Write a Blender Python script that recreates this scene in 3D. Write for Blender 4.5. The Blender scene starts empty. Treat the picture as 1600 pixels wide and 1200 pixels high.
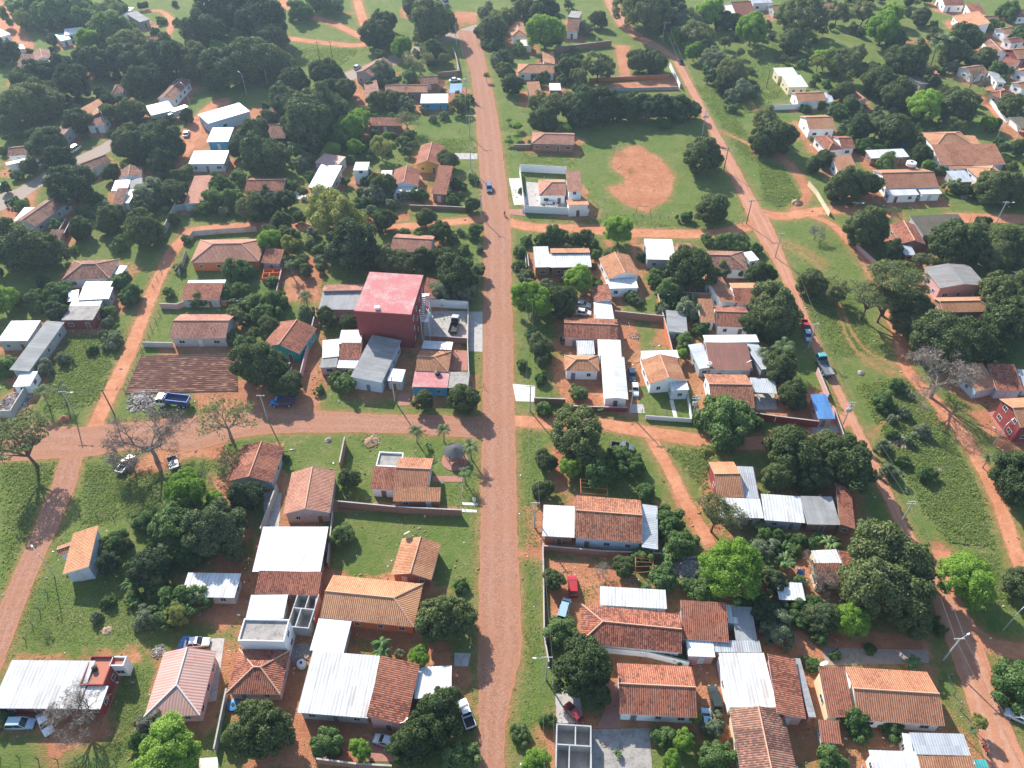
import bpy, bmesh, math, random
import numpy as np
from mathutils import Vector, Matrix
random.seed(7)
SC = bpy.context.scene
COL = SC.collection
# ---------------------------------------------------------------- survey: camera and ground coordinates
# Ground positions were surveyed from an aerial view: (px, py) of a 1600x1200 frame -> metres on a level plane of height z.
HC, FPX, PITCH = 130.0, 1217.0, math.radians(44)
CP, SP = math.cos(PITCH), math.sin(PITCH)
def at(px, py, z=0.0):
    u = (px - 800) / FPX; v = (600 - py) / FPX
    t = (z - HC) / (-SP + v * CP)
    return Vector((u * t, (CP + v * SP) * t, z))
def depth(p):
    return p[1] * CP + (HC - p[2]) * SP
def topx(p):
    Z = depth(p); return (800 + FPX * p[0] / Z, 600 - FPX * (p[1] * SP - (HC - p[2]) * CP) / Z)
# ---------------------------------------------------------------- materials
MAT = {}
class NT:
    def __init__(s, name):
        s.m = bpy.data.materials.new(name); s.m.use_nodes = True
        s.t = s.m.node_tree; s.b = s.t.nodes['Principled BSDF']
        s.out = s.t.nodes['Material Output']
    def n(s, typ, **kw):
        nd = s.t.nodes.new(typ)
        for k, v in kw.items():
            if k in nd.inputs: nd.inputs[k].default_value = v
            else: setattr(nd, k, v)
        return nd
    def l(s, a, b): s.t.links.new(a, b)
    def noise(s, vec, scale, detail=4, rough=.6):
        nd = s.n('ShaderNodeTexNoise'); nd.inputs['Scale'].default_value = scale
        nd.inputs['Detail'].default_value = detail; nd.inputs['Roughness'].default_value = rough
        if vec is not None: s.l(vec, nd.inputs['Vector'])
        return nd.outputs['Fac']
    def math(s, op, a, b=0.0, clamp=False):
        nd = s.n('ShaderNodeMath'); nd.operation = op; nd.use_clamp = clamp
        for i, x in enumerate((a, b)):
            if hasattr(x, 'is_linked'): s.l(x, nd.inputs[i])
            else: nd.inputs[i].default_value = x
        return nd.outputs[0]
    def ramp(s, fac, stops):
        nd = s.n('ShaderNodeValToRGB'); s.l(fac, nd.inputs[0]); e = nd.color_ramp.elements
        while len(e) < len(stops): e.new(.5)
        for i, (p, c) in enumerate(stops):
            e[i].position = p; e[i].color = (*c, 1) if len(c) == 3 else c
        return nd.outputs[0]
    def step(s, x, lo, hi):
        nd = s.n('ShaderNodeMapRange'); nd.interpolation_type = 'SMOOTHSTEP'
        s.l(x, nd.inputs[0]); nd.inputs[1].default_value = lo; nd.inputs[2].default_value = hi
        return nd.outputs[0]
    def mix(s, fac, a, b, mode='MIX'):
        nd = s.n('ShaderNodeMix'); nd.data_type = 'RGBA'; nd.blend_type = mode
        for i, x in ((0, fac), (6, a), (7, b)):
            if hasattr(x, 'is_linked'): s.l(x, nd.inputs[i])
            else: nd.inputs[i].default_value = x if i == 0 else (*x, 1)
        return nd.outputs[2]
    def bump(s, h, strength=.5, dist=.1):
        nd = s.n('ShaderNodeBump'); nd.inputs['Strength'].default_value = strength
        nd.inputs['Distance'].default_value = dist; s.l(h, nd.inputs['Height'])
        s.l(nd.outputs[0], s.b.inputs['Normal'])
    def fin(s, col, rough=.9, spec=.2):
        if hasattr(col, 'is_linked'): s.l(col, s.b.inputs['Base Color'])
        else: s.b.inputs['Base Color'].default_value = (*col, 1)
        s.b.inputs['Roughness'].default_value = rough
        s.b.inputs['Specular IOR Level'].default_value = spec
        MAT[s.m.name] = s.m
        return s.m
    def pos(s):
        return s.n('ShaderNodeNewGeometry').outputs['Position']
    def uv(s):
        return s.n('ShaderNodeUVMap').outputs[0]
    def rnd(s):
        return s.n('ShaderNodeObjectInfo').outputs['Random']
def flat(name, col, rough=.7, spec=.3, metal=0):
    k = NT(name); k.b.inputs['Metallic'].default_value = metal
    v = k.noise(k.pos(), 2.2, 3)
    c = k.mix(k.math('MULTIPLY', v, .5), col, tuple(x * .72 for x in col))
    return k.fin(c, rough, spec)
def tile(name, pale_tone, mid, dark, weather=.5):
    k = NT(name); uv = k.uv(); p = k.pos(); sep = k.n('ShaderNodeSeparateXYZ'); k.l(uv, sep.inputs[0])
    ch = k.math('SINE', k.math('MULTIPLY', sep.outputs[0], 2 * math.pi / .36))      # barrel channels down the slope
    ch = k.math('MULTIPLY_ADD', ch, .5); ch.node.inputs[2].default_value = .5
    row = k.math('FRACT', k.math('DIVIDE', sep.outputs[1], .42))                     # courses
    big = k.noise(p, .35, 5, .65); fine = k.noise(p, 2.6, 4, .7)
    cell = k.n('ShaderNodeTexWhiteNoise'); cell.noise_dimensions = '2D'
    fl = k.n('ShaderNodeVectorMath', operation='FLOOR'); sc = k.n('ShaderNodeVectorMath', operation='DIVIDE')
    k.l(uv, sc.inputs[0]); sc.inputs[1].default_value = (.36, .42, 1); k.l(sc.outputs[0], fl.inputs[0]); k.l(fl.outputs[0], cell.inputs['Vector'])
    w = k.math('ADD', k.math('MULTIPLY', big, .75), k.math('MULTIPLY', fine, .5))
    w = k.math('ADD', w, k.math('MULTIPLY', k.math('SUBTRACT', k.rnd(), .5), .22))
    w = k.math('ADD', w, k.math('MULTIPLY', k.math('SUBTRACT', cell.outputs[0], .5), .38 * weather + .1))
    c = k.ramp(w, [(.62 - .34 * weather - .12, pale_tone), (.66, mid), (.72 + .3 * (1 - weather), dark)])  # tile tone runs from pale to dark with random weathering
    pw = k.n('ShaderNodeTexWhiteNoise'); pw.noise_dimensions = '2D'; fv = k.n('ShaderNodeCombineXYZ')
    k.l(k.math('FLOOR', k.math('ADD', k.math('DIVIDE', sep.outputs[0], 3.4), k.math('MULTIPLY', k.noise(p, .25, 2), 1.2))), fv.inputs[0]); k.l(k.math('MULTIPLY', k.rnd(), 97), fv.inputs[1]); k.l(fv.outputs[0], pw.inputs['Vector'])
    c = k.mix(k.math('MULTIPLY', k.step(pw.outputs[0], .55, 1.0), .38), c, pale_tone); c = k.mix(k.math('MULTIPLY', k.step(pw.outputs[0], .3, .0), .3), c, dark)    # strips relaid at different times
    moss = k.noise(p, 1.3, 6, .75); c = k.mix(k.math('MULTIPLY', k.step(moss, .58, .74), .5 * weather + .12), c, (.10, .085, .07))
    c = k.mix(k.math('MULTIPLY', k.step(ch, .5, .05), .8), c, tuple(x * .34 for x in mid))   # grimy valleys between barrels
    c = k.mix(k.math('MULTIPLY', k.step(row, .82, 1.0), .35), c, tuple(x * .5 for x in mid))
    k.bump(k.math('ADD', ch, k.math('MULTIPLY', row, .35)), .75, .07)
    return k.fin(c, .85, .2)
def sheet(name, col, dirt, amt=.35, metal=.0, rough=.5, pitch=.42):
    k = NT(name); uv = k.uv(); p = k.pos(); sep = k.n('ShaderNodeSeparateXYZ'); k.l(uv, sep.inputs[0])
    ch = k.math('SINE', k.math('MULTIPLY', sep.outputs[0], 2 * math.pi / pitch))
    mp = k.n('ShaderNodeMapping'); k.l(uv, mp.inputs[0]); mp.inputs['Scale'].default_value = (1.1, .16, 1)
    streak = k.noise(mp.outputs[0], 1.0, 5, .65); big = k.noise(p, .3, 4)
    pan = k.math('FRACT', k.math('DIVIDE', sep.outputs[0], 1.05)); lap = k.math('FRACT', k.math('DIVIDE', sep.outputs[1], 3.1))
    pc = k.n('ShaderNodeTexWhiteNoise'); pc.noise_dimensions = '2D'
    fl = k.n('ShaderNodeVectorMath', operation='FLOOR'); sc = k.n('ShaderNodeVectorMath', operation='DIVIDE')
    k.l(uv, sc.inputs[0]); sc.inputs[1].default_value = (1.05, 3.1, 1); k.l(sc.outputs[0], fl.inputs[0]); k.l(fl.outputs[0], pc.inputs['Vector'])
    w = k.math('ADD', k.math('MULTIPLY', streak, .7), k.math('MULTIPLY', big, .5))
    w = k.math('ADD', w, k.math('MULTIPLY', k.math('SUBTRACT', k.rnd(), .5), .2))
    w = k.math('ADD', w, k.math('MULTIPLY', k.math('SUBTRACT', pc.outputs[0], .5), .22))
    c = k.mix(k.math('MULTIPLY', k.step(w, .75 - amt, .95 - amt * .3), .8), col, dirt)
    rs = k.noise(mp.outputs[0], .55, 6, .75); rr = k.step(k.math('ADD', rs, k.math('MULTIPLY', k.math('SUBTRACT', k.rnd(), .5), .22)), .56, .72)
    c = k.mix(k.math('MULTIPLY', rr, .55), c, tuple(.5 * x + .5 * y for x, y in zip(dirt, (.30, .16, .10))))
    seam = k.math('MAXIMUM', k.step(pan, .955, 1.0), k.step(lap, .975, 1.0))
    c = k.mix(k.math('MULTIPLY', seam, .4), c, tuple(x * .5 for x in dirt))
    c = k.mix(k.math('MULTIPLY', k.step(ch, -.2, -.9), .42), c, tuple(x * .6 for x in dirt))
    k.bump(ch, .4, .04); k.b.inputs['Metallic'].default_value = metal
    return k.fin(c, rough, .35)
def stain(name, col, dirt, amt=.4, brick=False, scale=.7):
    k = NT(name); p = k.pos(); w = k.math('ADD', k.math('MULTIPLY', k.noise(p, scale, 6, .7), .7), k.math('MULTIPLY', k.noise(p, scale * 6, 3), .3))
    c = k.mix(k.step(w, .68 - amt * .5, .8 - amt * .2), col, dirt)
    if brick:
        uv = k.uv(); b = k.n('ShaderNodeTexBrick'); k.l(uv, b.inputs['Vector'])
        b.inputs['Scale'].default_value = 1.0; b.inputs['Brick Width'].default_value = .42; b.inputs['Row Height'].default_value = .2
        b.inputs['Mortar Size'].default_value = .018
        b.inputs['Color1'].default_value = (*col, 1); b.inputs['Color2'].default_value = (*[x * .72 for x in col], 1); b.inputs['Mortar'].default_value = (.36, .30, .26, 1)
        c = k.mix(k.math('MULTIPLY', k.step(w, .5, .75), .5), b.outputs[0], dirt)
    return k.fin(c, .9, .15)
tile('or', (.66, .35, .19), (.52, .24, .125), (.30, .125, .07), .35)
tile('ow', (.56, .275, .155), (.44, .185, .105), (.21, .085, .058), .62)
tile('rd', (.50, .215, .125), (.37, .13, .08), (.16, .062, .045), .75)
tile('br', (.46, .25, .17), (.33, .155, .11), (.14, .075, .06), .95)
tile('pk', (.58, .31, .21), (.45, .20, .135), (.25, .11, .085), .6)
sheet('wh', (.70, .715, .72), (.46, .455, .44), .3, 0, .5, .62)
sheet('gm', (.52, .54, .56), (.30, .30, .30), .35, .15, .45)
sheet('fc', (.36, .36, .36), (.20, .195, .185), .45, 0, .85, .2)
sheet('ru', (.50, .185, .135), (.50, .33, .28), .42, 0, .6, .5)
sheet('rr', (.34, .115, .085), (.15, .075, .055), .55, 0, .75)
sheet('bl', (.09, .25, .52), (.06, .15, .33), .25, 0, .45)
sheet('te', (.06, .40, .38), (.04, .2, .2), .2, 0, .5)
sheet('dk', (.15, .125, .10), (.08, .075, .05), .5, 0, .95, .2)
stain('cc', (.34, .31, .28), (.15, .135, .12), .5)
stain('rc', (.43, .17, .115), (.30, .17, .13), .4)
stain('rp', (.45, .165, .16), (.46, .35, .32), .5, scale=.3)
W = {}
for nm, col, dr, am in (('w', (.82, .82, .81), (.55, .50, .45), .2), ('g', (.42, .42, .41), (.22, .21, .2), .4), ('p', (.58, .33, .31), (.4, .24, .22), .25),
        ('r', (.27, .055, .055), (.19, .05, .045), .5), ('c', (.66, .56, .36), (.45, .37, .25), .25), ('t', (.05, .38, .36), (.04, .25, .25), .2),
        ('B', (.055, .30, .50), (.05, .2, .33), .2), ('y', (.50, .30, .07), (.3, .19, .07), .3), ('lb', (.50, .57, .62), (.30, .33, .36), .3),
        ('o', (.55, .16, .06), (.38, .13, .06), .25)):
    stain('wall_' + nm, col, dr, am)
stain('wall_b', (.36, .145, .085), (.22, .11, .08), .3, True)
stain('conc', (.42, .39, .36), (.24, .21, .185), .45)
stain('concw', (.62, .58, .52), (.42, .34, .27), .4)
stain('concd', (.30, .235, .195), (.20, .145, .115), .45)
stain('pavers', (.36, .17, .13), (.25, .13, .1), .4)
flat('ridge', (.58, .33, .22), .9); flat('ridgew', (.66, .62, .58), .9)
flat('frame', (.62, .60, .57), .6); flat('wood', (.20, .11, .06), .8); flat('metal_door', (.17, .18, .19), .5)
flat('bark', (.13, .095, .07), .95, .1); flat('barkg', (.30, .26, .22), .95, .1); flat('palmbark', (.30, .25, .2), .95, .1)
flat('polec', (.46, .44, .41), .85); flat('polew', (.17, .125, .09), .9); flat('galv', (.55, .57, .58), .45, .5, .3)
flat('rubber', (.018, .018, .018), .8); flat('rubble', (.33, .27, .235), .95); flat('rubbish', (.46, .43, .41), .9); flat('dirtheap', (.42, .165, .08), .95)
flat('tank_w', (.74, .74, .72), .5); flat('tank_b', (.05, .22, .42), .5); flat('tank_k', (.03, .03, .03), .5); flat('skin', (.35, .19, .12), .6)
flat('shirt', (.40, .07, .06), .9); flat('jean', (.05, .07, .12), .9); flat('hairk', (.012, .01, .01), .6)
flat('wire', (.16, .16, .16), .6); flat('thatch', (.085, .085, .088), .95); flat('whitep', (.75, .75, .74), .5); flat('black', (.012, .012, .013), .4)
def glassm():
    k = NT('glass'); k.fin((.02, .027, .032), .08, .6)
glassm()
def lamp(name, c): flat(name, c, .3, .6)
lamp('headl', (.75, .75, .72)); lamp('taill', (.35, .01, .01))
def paint(name, c, metal=.2):
    k = NT(name); k.b.inputs['Metallic'].default_value = metal; k.b.inputs['Coat Weight'].default_value = .6; k.b.inputs['Coat Roughness'].default_value = .06
    k.fin(c, .35, .5); return name
for nm, c in (('white', (.72, .72, .71)), ('silver', (.45, .49, .52)), ('sky', (.30, .43, .52)), ('red', (.42, .015, .02)), ('maroon', (.26, .02, .025)), ('navy', (.03, .05, .09)),
              ('jeep', (.035, .045, .035)), ('bluec', (.05, .14, .28)), ('grey', (.16, .17, .18)), ('blackc', (.015, .015, .017)), ('truckb', (.02, .07, .30)),
              ('truckl', (.03, .22, .50)), ('turq', (.10, .38, .40)), ('rustbed', (.22, .09, .06))):
    paint('paint_' + nm, c)
# foliage
def leaf(name, a, b, c, trans=.3, spec=.25):
    k = NT(name); g = k.n('ShaderNodeNewGeometry'); isl = g.outputs['Random Per Island']
    r = k.rnd(); v = k.math('ADD', k.math('MULTIPLY', isl, .6), k.math('MULTIPLY', k.noise(g.outputs['Position'], .55, 3), .75))
    v = k.math('ADD', v, k.math('MULTIPLY', k.math('SUBTRACT', r, .5), .5))
    col = k.ramp(v, [(.25, a), (.65, b), (1.0, c)])
    k.l(col, k.b.inputs['Base Color']); k.b.inputs['Roughness'].default_value = .7; k.b.inputs['Specular IOR Level'].default_value = spec
    tr = k.n('ShaderNodeBsdfTranslucent'); k.l(k.mix(1.0, col, (1.25, 1.35, .6), 'MULTIPLY'), tr.inputs[0])
    ms = k.n('ShaderNodeMixShader'); ms.inputs[0].default_value = trans
    k.l(k.b.outputs[0], ms.inputs[1]); k.l(tr.outputs[0], ms.inputs[2]); k.l(ms.outputs[0], k.out.inputs[0])
    MAT[name] = k.m
leaf('leaf_m', (.042, .07, .026), (.09, .128, .044), (.18, .20, .082), .27, .2)
leaf('leaf_c', (.06, .105, .035), (.115, .165, .055), (.19, .22, .09), .32)
leaf('leaf_l', (.12, .22, .03), (.20, .33, .05), (.30, .42, .09), .4)
leaf('leaf_b', (.06, .12, .035), (.11, .19, .055), (.20, .26, .10), .32)
leaf('leaf_y', (.18, .21, .055), (.26, .29, .08), (.33, .32, .11), .35)
leaf('leaf_a', (.11, .135, .06), (.16, .185, .08), (.22, .23, .11), .35)
leaf('leaf_g', (.13, .17, .10), (.18, .22, .13), (.26, .285, .19), .3)
leaf('leaf_p', (.08, .13, .05), (.135, .19, .07), (.22, .26, .12), .3)
leaf('leaf_d', (.03, .058, .028), (.064, .102, .044), (.13, .165, .07), .25, .2)
leaf('leaf_f', (.32, .17, .32), (.35, .25, .34), (.19, .22, .14), .3)
leaf('weed', (.16, .235, .06), (.23, .30, .09), (.33, .35, .16), .45, .1)
leaf('twig', (.16, .125, .10), (.22, .18, .15), (.28, .24, .20), .0, .1)
leaf('dry', (.25, .16, .08), (.33, .22, .12), (.38, .28, .18), .1, .1)
# ---------------------------------------------------------------- mesh builder
class MB:
    def __init__(s): s.v = []; s.f = []; s.m = []; s.uv = []
    def face(s, pts, mi=0, uv=None):
        pts = [Vector(p) for p in pts]; i = len(s.v); s.v += pts; s.f.append(tuple(range(i, i + len(pts)))); s.m.append(mi)
        if uv is None:
            n = Vector((0, 0, 0))
            for a, b in zip(pts, pts[1:] + pts[:1]): n += a.cross(b)
            n = n.normalized() if n.length > 1e-9 else Vector((0, 0, 1))
            e = Vector((0, 0, 1)).cross(n); e = e.normalized() if e.length > .05 else Vector((1, 0, 0))
            t = n.cross(e); uv = [(p.dot(e), p.dot(t)) for p in pts]
        s.uv += uv
    def box(s, c, d, mi=0, M=None, top=None):
        x, y, z = c; a, b, h = d[0] / 2, d[1] / 2, d[2] / 2; k = top or 1
        P = [Vector((x + i * a * (k if l > 0 else 1), y + j * b * (k if l > 0 else 1), z + l * h)) for l in (-1, 1) for j in (-1, 1) for i in (-1, 1)]
        if M is not None: P = [M @ p for p in P]
        for q in ((0, 2, 3, 1), (4, 5, 7, 6), (0, 1, 5, 4), (2, 6, 7, 3), (0, 4, 6, 2), (1, 3, 7, 5)): s.face([P[i] for i in q], mi)
    def tube(s, pts, rad, n=6, mi=0, cap=True):
        pts = [Vector(p) for p in pts]; R = rad if hasattr(rad, '__len__') else [rad] * len(pts); rings = []
        for i, p in enumerate(pts):
            d = (pts[min(i + 1, len(pts) - 1)] - pts[max(i - 1, 0)]).normalized()
            a = d.cross(Vector((0, 0, 1)) if abs(d.z) < .95 else Vector((1, 0, 0))).normalized(); b = d.cross(a)
            base = len(s.v); s.v += [p + R[i] * (math.cos(t) * a + math.sin(t) * b) for t in [2 * math.pi * j / n for j in range(n)]]; rings.append(base)
        for i in range(len(pts) - 1):
            for j in range(n):
                k = (j + 1) % n; s.f.append((rings[i] + j, rings[i] + k, rings[i + 1] + k, rings[i + 1] + j)); s.m.append(mi); s.uv += [(j, i), (j + 1, i), (j + 1, i + 1), (j, i + 1)]
        if cap:
            for r, rev in ((rings[0], True), (rings[-1], False)):
                q = tuple(r + j for j in range(n)); q = q[::-1] if rev else q
                s.f.append(q); s.m.append(mi); s.uv += [(0, 0)] * n
    def cyl(s, c, r, h, n=12, mi=0, r2=None):
        s.tube([(c[0], c[1], c[2]), (c[0], c[1], c[2] + h)], [r, r2 if r2 is not None else r], n, mi)
    def loft(s, rings, mi=0, caps=True):
        n = len(rings[0]); base = []
        for r in rings: base.append(len(s.v)); s.v += [Vector(p) for p in r]
        for i in range(len(rings) - 1):
            for j in range(n):
                k = (j + 1) % n; s.f.append((base[i] + j, base[i] + k, base[i + 1] + k, base[i + 1] + j)); s.m.append(mi); s.uv += [(j, i), (j + 1, i), (j + 1, i + 1), (j, i + 1)]
        if caps:
            s.f.append(tuple(base[0] + j for j in range(n))[::-1]); s.m.append(mi); s.uv += [(0, 0)] * n
            s.f.append(tuple(base[-1] + j for j in range(n))); s.m.append(mi); s.uv += [(0, 0)] * n
    def mesh(s, name, mats):
        me = bpy.data.meshes.new(name); me.from_pydata([tuple(p) for p in s.v], [], s.f)
        for m in mats: me.materials.append(MAT[m])
        me.polygons.foreach_set('material_index', s.m)
        u = me.uv_layers.new(name='UVMap'); u.data.foreach_set('uv', np.array(s.uv, 'f').ravel()); me.update(); return me
    def build(s, name, mats, parent=None): return put(name, s.mesh(name, mats), parent)
def put(name, me, parent=None, loc=None, rot=None, scale=None):
    o = bpy.data.objects.new(name, me); COL.objects.link(o); o.parent = parent
    if loc is not None: o.location = loc
    if rot is not None: o.rotation_euler = rot
    if scale is not None: o.scale = scale
    return o
def empty(name, loc, rz=0):
    o = bpy.data.objects.new(name, None); COL.objects.link(o); o.location = loc; o.rotation_euler = (0, 0, rz); o.empty_display_size = .5; return o
def tag(o, label, cat, group=None):
    o['label'] = label; o['category'] = cat
    if group: o['group'] = group
    return o
AUTO = []          # things whose label is composed at the end from kind + neighbour
def auto(o, phrase, cat, px, group=None):
    o['category'] = cat
    if group: o['group'] = group
    AUTO.append((o, phrase, px)); return o
LAND = []          # (short phrase, (px, py))
def struct(o): o['kind'] = 'structure'; return o
SKY_STRENGTH, SUN_STRENGTH, EXPOSURE, HAZE = 0.14, 4.9, 0.96, 0.00018
# ---------------------------------------------------------------- houses
def fit(q, z):
    P = [at(q[2 * i], q[2 * i + 1], z) for i in range(4)]
    c = sum(P, Vector()) / 4; e = (P[1] - P[0]) + (P[2] - P[3]); th = math.atan2(e.y, e.x)
    ux, uy = Vector((math.cos(th), math.sin(th), 0)), Vector((-math.sin(th), math.cos(th), 0))
    w = ((P[1] - P[0]).dot(ux) + (P[2] - P[3]).dot(ux)) / 2; d = ((P[0] - P[3]).dot(uy) + (P[1] - P[2]).dot(uy)) / 2
    return c.x, c.y, th, max(abs(w), 1.2), max(abs(d), 1.2)
TILES = ('or', 'rd', 'br', 'pk', 'ow')
def roofpolys(t, a, b, h, r):
    """list of roof polygons (u, v, z), height function, ridge lines"""
    if t in ('gy', 'hy', 'gyn', 'gyf'):
        pol, z, rl = roofpolys({'gy': 'gx', 'hy': 'hx', 'gyn': 'gxl', 'gyf': 'gxr'}[t], b, a, h, r)
        sw = lambda p: Vector((-p[1], p[0], p[2]))
        return [[sw(p) for p in q] for q in pol], (lambda u, v: z(v, -u)), [[sw(p) for p in q] for q in rl]
    if t in ('gx', 'hx', 'gxl', 'gxr'):
        hl = min(b, a * .96) if t in ('hx', 'gxl') else 0; hr = min(b, a * .96) if t in ('hx', 'gxr') else 0
        L, R = (-a + hl, 0, h + r), (a - hr, 0, h + r)
        pol = [[(-a, -b, h), (a, -b, h), R, L], [(a, b, h), (-a, b, h), L, R]]; rl = [[L, R]]
        if hl: pol.append([(-a, b, h), (-a, -b, h), L]); rl += [[(-a, -b, h), L], [(-a, b, h), L]]
        if hr: pol.append([(a, -b, h), (a, b, h), R]); rl += [[(a, -b, h), R], [(a, b, h), R]]
        def z(u, v):
            k = 1 - abs(v) / b
            if hl: k = min(k, (u + a) / hl)
            if hr: k = min(k, (a - u) / hr)
            return h + r * k
        return pol, z, rl
    g = {'sn': (0, 1), 'sf': (0, -1), 'sl': (1, 0), 'sr': (-1, 0)}.get(t, (0, 0))
    z = lambda u, v: h + r * .5 * (1 + g[0] * u / a + g[1] * v / b) if g != (0, 0) else h
    return [[(u, v, z(u, v)) for u, v in ((-a, -b), (a, -b), (a, b), (-a, b))]], z, []
def shell(mb, pol, th, M):
    E = {}
    for q in pol:
        q = [Vector(p) for p in q]
        mb.face([M @ p for p in q], 0)
        mb.face([M @ (p - Vector((0, 0, th))) for p in reversed(q)], 1)
        for p1, p2 in zip(q, q[1:] + q[:1]):
            k = tuple(round(x, 3) for x in p1), tuple(round(x, 3) for x in p2)
            if (k[1], k[0]) in E: E.pop((k[1], k[0]))
            else: E[k] = (p1, p2)
    dz = Vector((0, 0, th))
    for p1, p2 in E.values(): mb.face([M @ (p1 - dz), M @ (p2 - dz), M @ p2, M @ p1], 1)
WINME = {}
def winmesh(w, h):
    k = (w, h)
    if k not in WINME:
        m = MB(); f = .08
        for c, d in (((0, 0, h / 2 - f / 2), (w, .09, f)), ((0, 0, -h / 2 + f / 2), (w + .1, .14, f)), ((-w / 2 + f / 2, 0, 0), (f, .09, h - 2 * f)), ((w / 2 - f / 2, 0, 0), (f, .09, h - 2 * f)), ((0, 0, 0), (f * .7, .07, h - 2 * f))): m.box(c, d)
        p = MB(); p.box((0, 0, 0), (w - 2 * f, .03, h - 2 * f))
        WINME[k] = m.mesh('window', ['frame']), p.mesh('pane', ['glass'])
    return WINME[k]
DOORME = {}
def doormesh(mat, w=.95, h=2.1):
    k = (mat, w)
    if k not in DOORME:
        m = MB(); m.box((0, 0, h / 2), (w, .08, h)); m.box((w * .36, -.07, h * .48), (.05, .08, .12), 1)
        for i in (-1, 1): m.box((i * (w / 2 + .04), 0, h / 2), (.08, .12, h), 1)
        m.box((0, 0, h + .04), (w + .16, .12, .08), 1)
        DOORME[k] = m.mesh('door', [mat, 'frame'])
    return DOORME[k]
FOOT = []          # world footprints (cx, cy, th, a, b)
HC_N = 0
def house(short, more, blocks, cat='house', name=None, extra=None):
    """blocks: (quad, eave height, roof type, roof material, wall material[, rise])"""
    global HC_N; HC_N += 1
    rng = random.Random(HC_N * 77)
    F = []
    for b in blocks:
        q, h, t, rm, wm = b[:5]
        zz = h
        cx, cy, th, w, d = fit(q, zz)
        span = d if t in ('gx', 'hx', 'gxl', 'gxr', 'sn', 'sf') else w
        tl = rm in TILES
        r = b[5] if len(b) > 5 else {'g': .5 * span * (.36 if tl else .14), 'h': .5 * span * (.40 if tl else .3), 's': span * (.24 if tl else .07)}.get(t[0], 0)
        if t in ('sn', 'sf', 'sl', 'sr', 'c'): cx, cy, th, w, d = fit(q, h + r / 2)
        F.append((cx, cy, th, w / 2, d / 2, r))
    cx0, cy0, th0 = F[0][:3]
    root = empty(name or cat.replace(' ', '_'), (cx0, cy0, 0), th0)
    qs = [b[0] for b in blocks]
    pcx = sum(sum(q[0::2]) / 4 for q in qs) / len(qs); pcy = sum(sum(q[1::2]) / 4 for q in qs) / len(qs)
    LAND.append((short, (pcx, pcy)))
    tag(root, (short[4:] if short.startswith('the ') else short) + ' ' + more, cat)
    R0 = Matrix.Rotation(-th0, 4, 'Z')
    loc = []
    for bi, (b, f) in enumerate(zip(blocks, F)):
        cx, cy, th, a, bb, r = f
        o = R0 @ Vector((cx - cx0, cy - cy0, 0)); M = Matrix.Translation(o) @ Matrix.Rotation(th - th0, 4, 'Z')
        loc.append((M, a, bb)); FOOT.append((cx, cy, th, a, bb))
    for bi, (b, f) in enumerate(zip(blocks, F)):
        q, h, t, rm, wm = b[:5]; cx, cy, th, a, bb, r = f; M = loc[bi][0]
        dz = .0025 * bi
        if t == 'o':                                            # roofless walls
            mb = MB(); k = .18
            for (u0, v0, u1, v1) in ((-a, -bb, a, -bb), (-a, bb, a, bb), (-a, -bb + k / 2, -a, bb - k / 2), (a, -bb + k / 2, a, bb - k / 2), (-a + k / 2, bb * .1, a - k / 2, bb * .1), (a * .1, bb * .1 + k / 2, a * .1, bb - k / 2), (-a * .25, -bb + k / 2, -a * .25, bb * .1 - k / 2)):
                hh = h - (0 if abs(u0) == a or abs(v0) == bb else .06)
                mb.box(((u0 + u1) / 2, (v0 + v1) / 2, hh / 2), (abs(u1 - u0) + (k if u1 != u0 and abs(v0) == bb else 0) or k, abs(v1 - v0) or k, hh), 0, M)
            mb.build('wall', ['wall_' + wm], root)
            fl = MB(); fl.box((0, 0, .06), (2 * a - k, 2 * bb - k, .12), 0, M); fl.build('floor_slab', ['conc'], root)
            continue
        pt = 'f' if t in ('p', 'c') else t
        pol, z, rl = roofpolys(pt, a, bb, h, r)
        if t == 'c':
            g = h * .05; pol, z, rl = roofpolys('sn', a, bb, h, g)
        rb = MB()
        if t == 'p':
            rb.box((0, 0, h - .1), (2 * a - .3, 2 * bb - .3, .2), 0, M)
        else:
            T = .1 if rm not in ('cc', 'rc', 'rp') else .22
            shell(rb, [[(p[0], p[1], p[2] + dz) for p in qq] for qq in pol], T, M)
            if rm in TILES or rm == 'ru':
                for p1, p2 in rl:
                    up = Vector((0, 0, .04)); rb.tube([M @ (Vector(p1) + up), M @ (Vector(p2) + up)], .14, 5, 2)
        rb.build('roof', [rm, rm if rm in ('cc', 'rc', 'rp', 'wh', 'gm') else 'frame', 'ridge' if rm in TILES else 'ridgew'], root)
        if t == 'c':
            for su in (-1, 1):
                for sv in (-1, 1):
                    pb = MB(); u, v = su * (a - .2), sv * (bb - .2); zt = z(u, v) - .12
                    pb.box((u, v, zt / 2), (.14, .14, zt), 0, M); pb.build('post', ['frame'], root)
            continue
        ov = .12 if t in ('p',) else (.18 if (pt == 'f' or rm in ('cc', 'rc', 'rp')) else .42)
        wa, wb = a - ov, bb - ov
        if t == 'p': wa, wb = a, bb
        wl = MB(); top = .1 if t != 'p' else 0
        for s0, s1 in (((-wa, -wb), (wa, -wb)), ((wa, -wb), (wa, wb)), ((wa, wb), (-wa, wb)), ((-wa, wb), (-wa, -wb))):
            pts = [s0, ((s0[0] + s1[0]) / 2, (s0[1] + s1[1]) / 2), s1]
            zz = [(z(u, v) - top if t != 'p' else h + .45) for u, v in pts]
            wl.face([M @ Vector((s0[0], s0[1], -.3)), M @ Vector((s1[0], s1[1], -.3))] + [M @ Vector((u, v, zq)) for (u, v), zq in reversed(list(zip(pts, zz)))])
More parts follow.
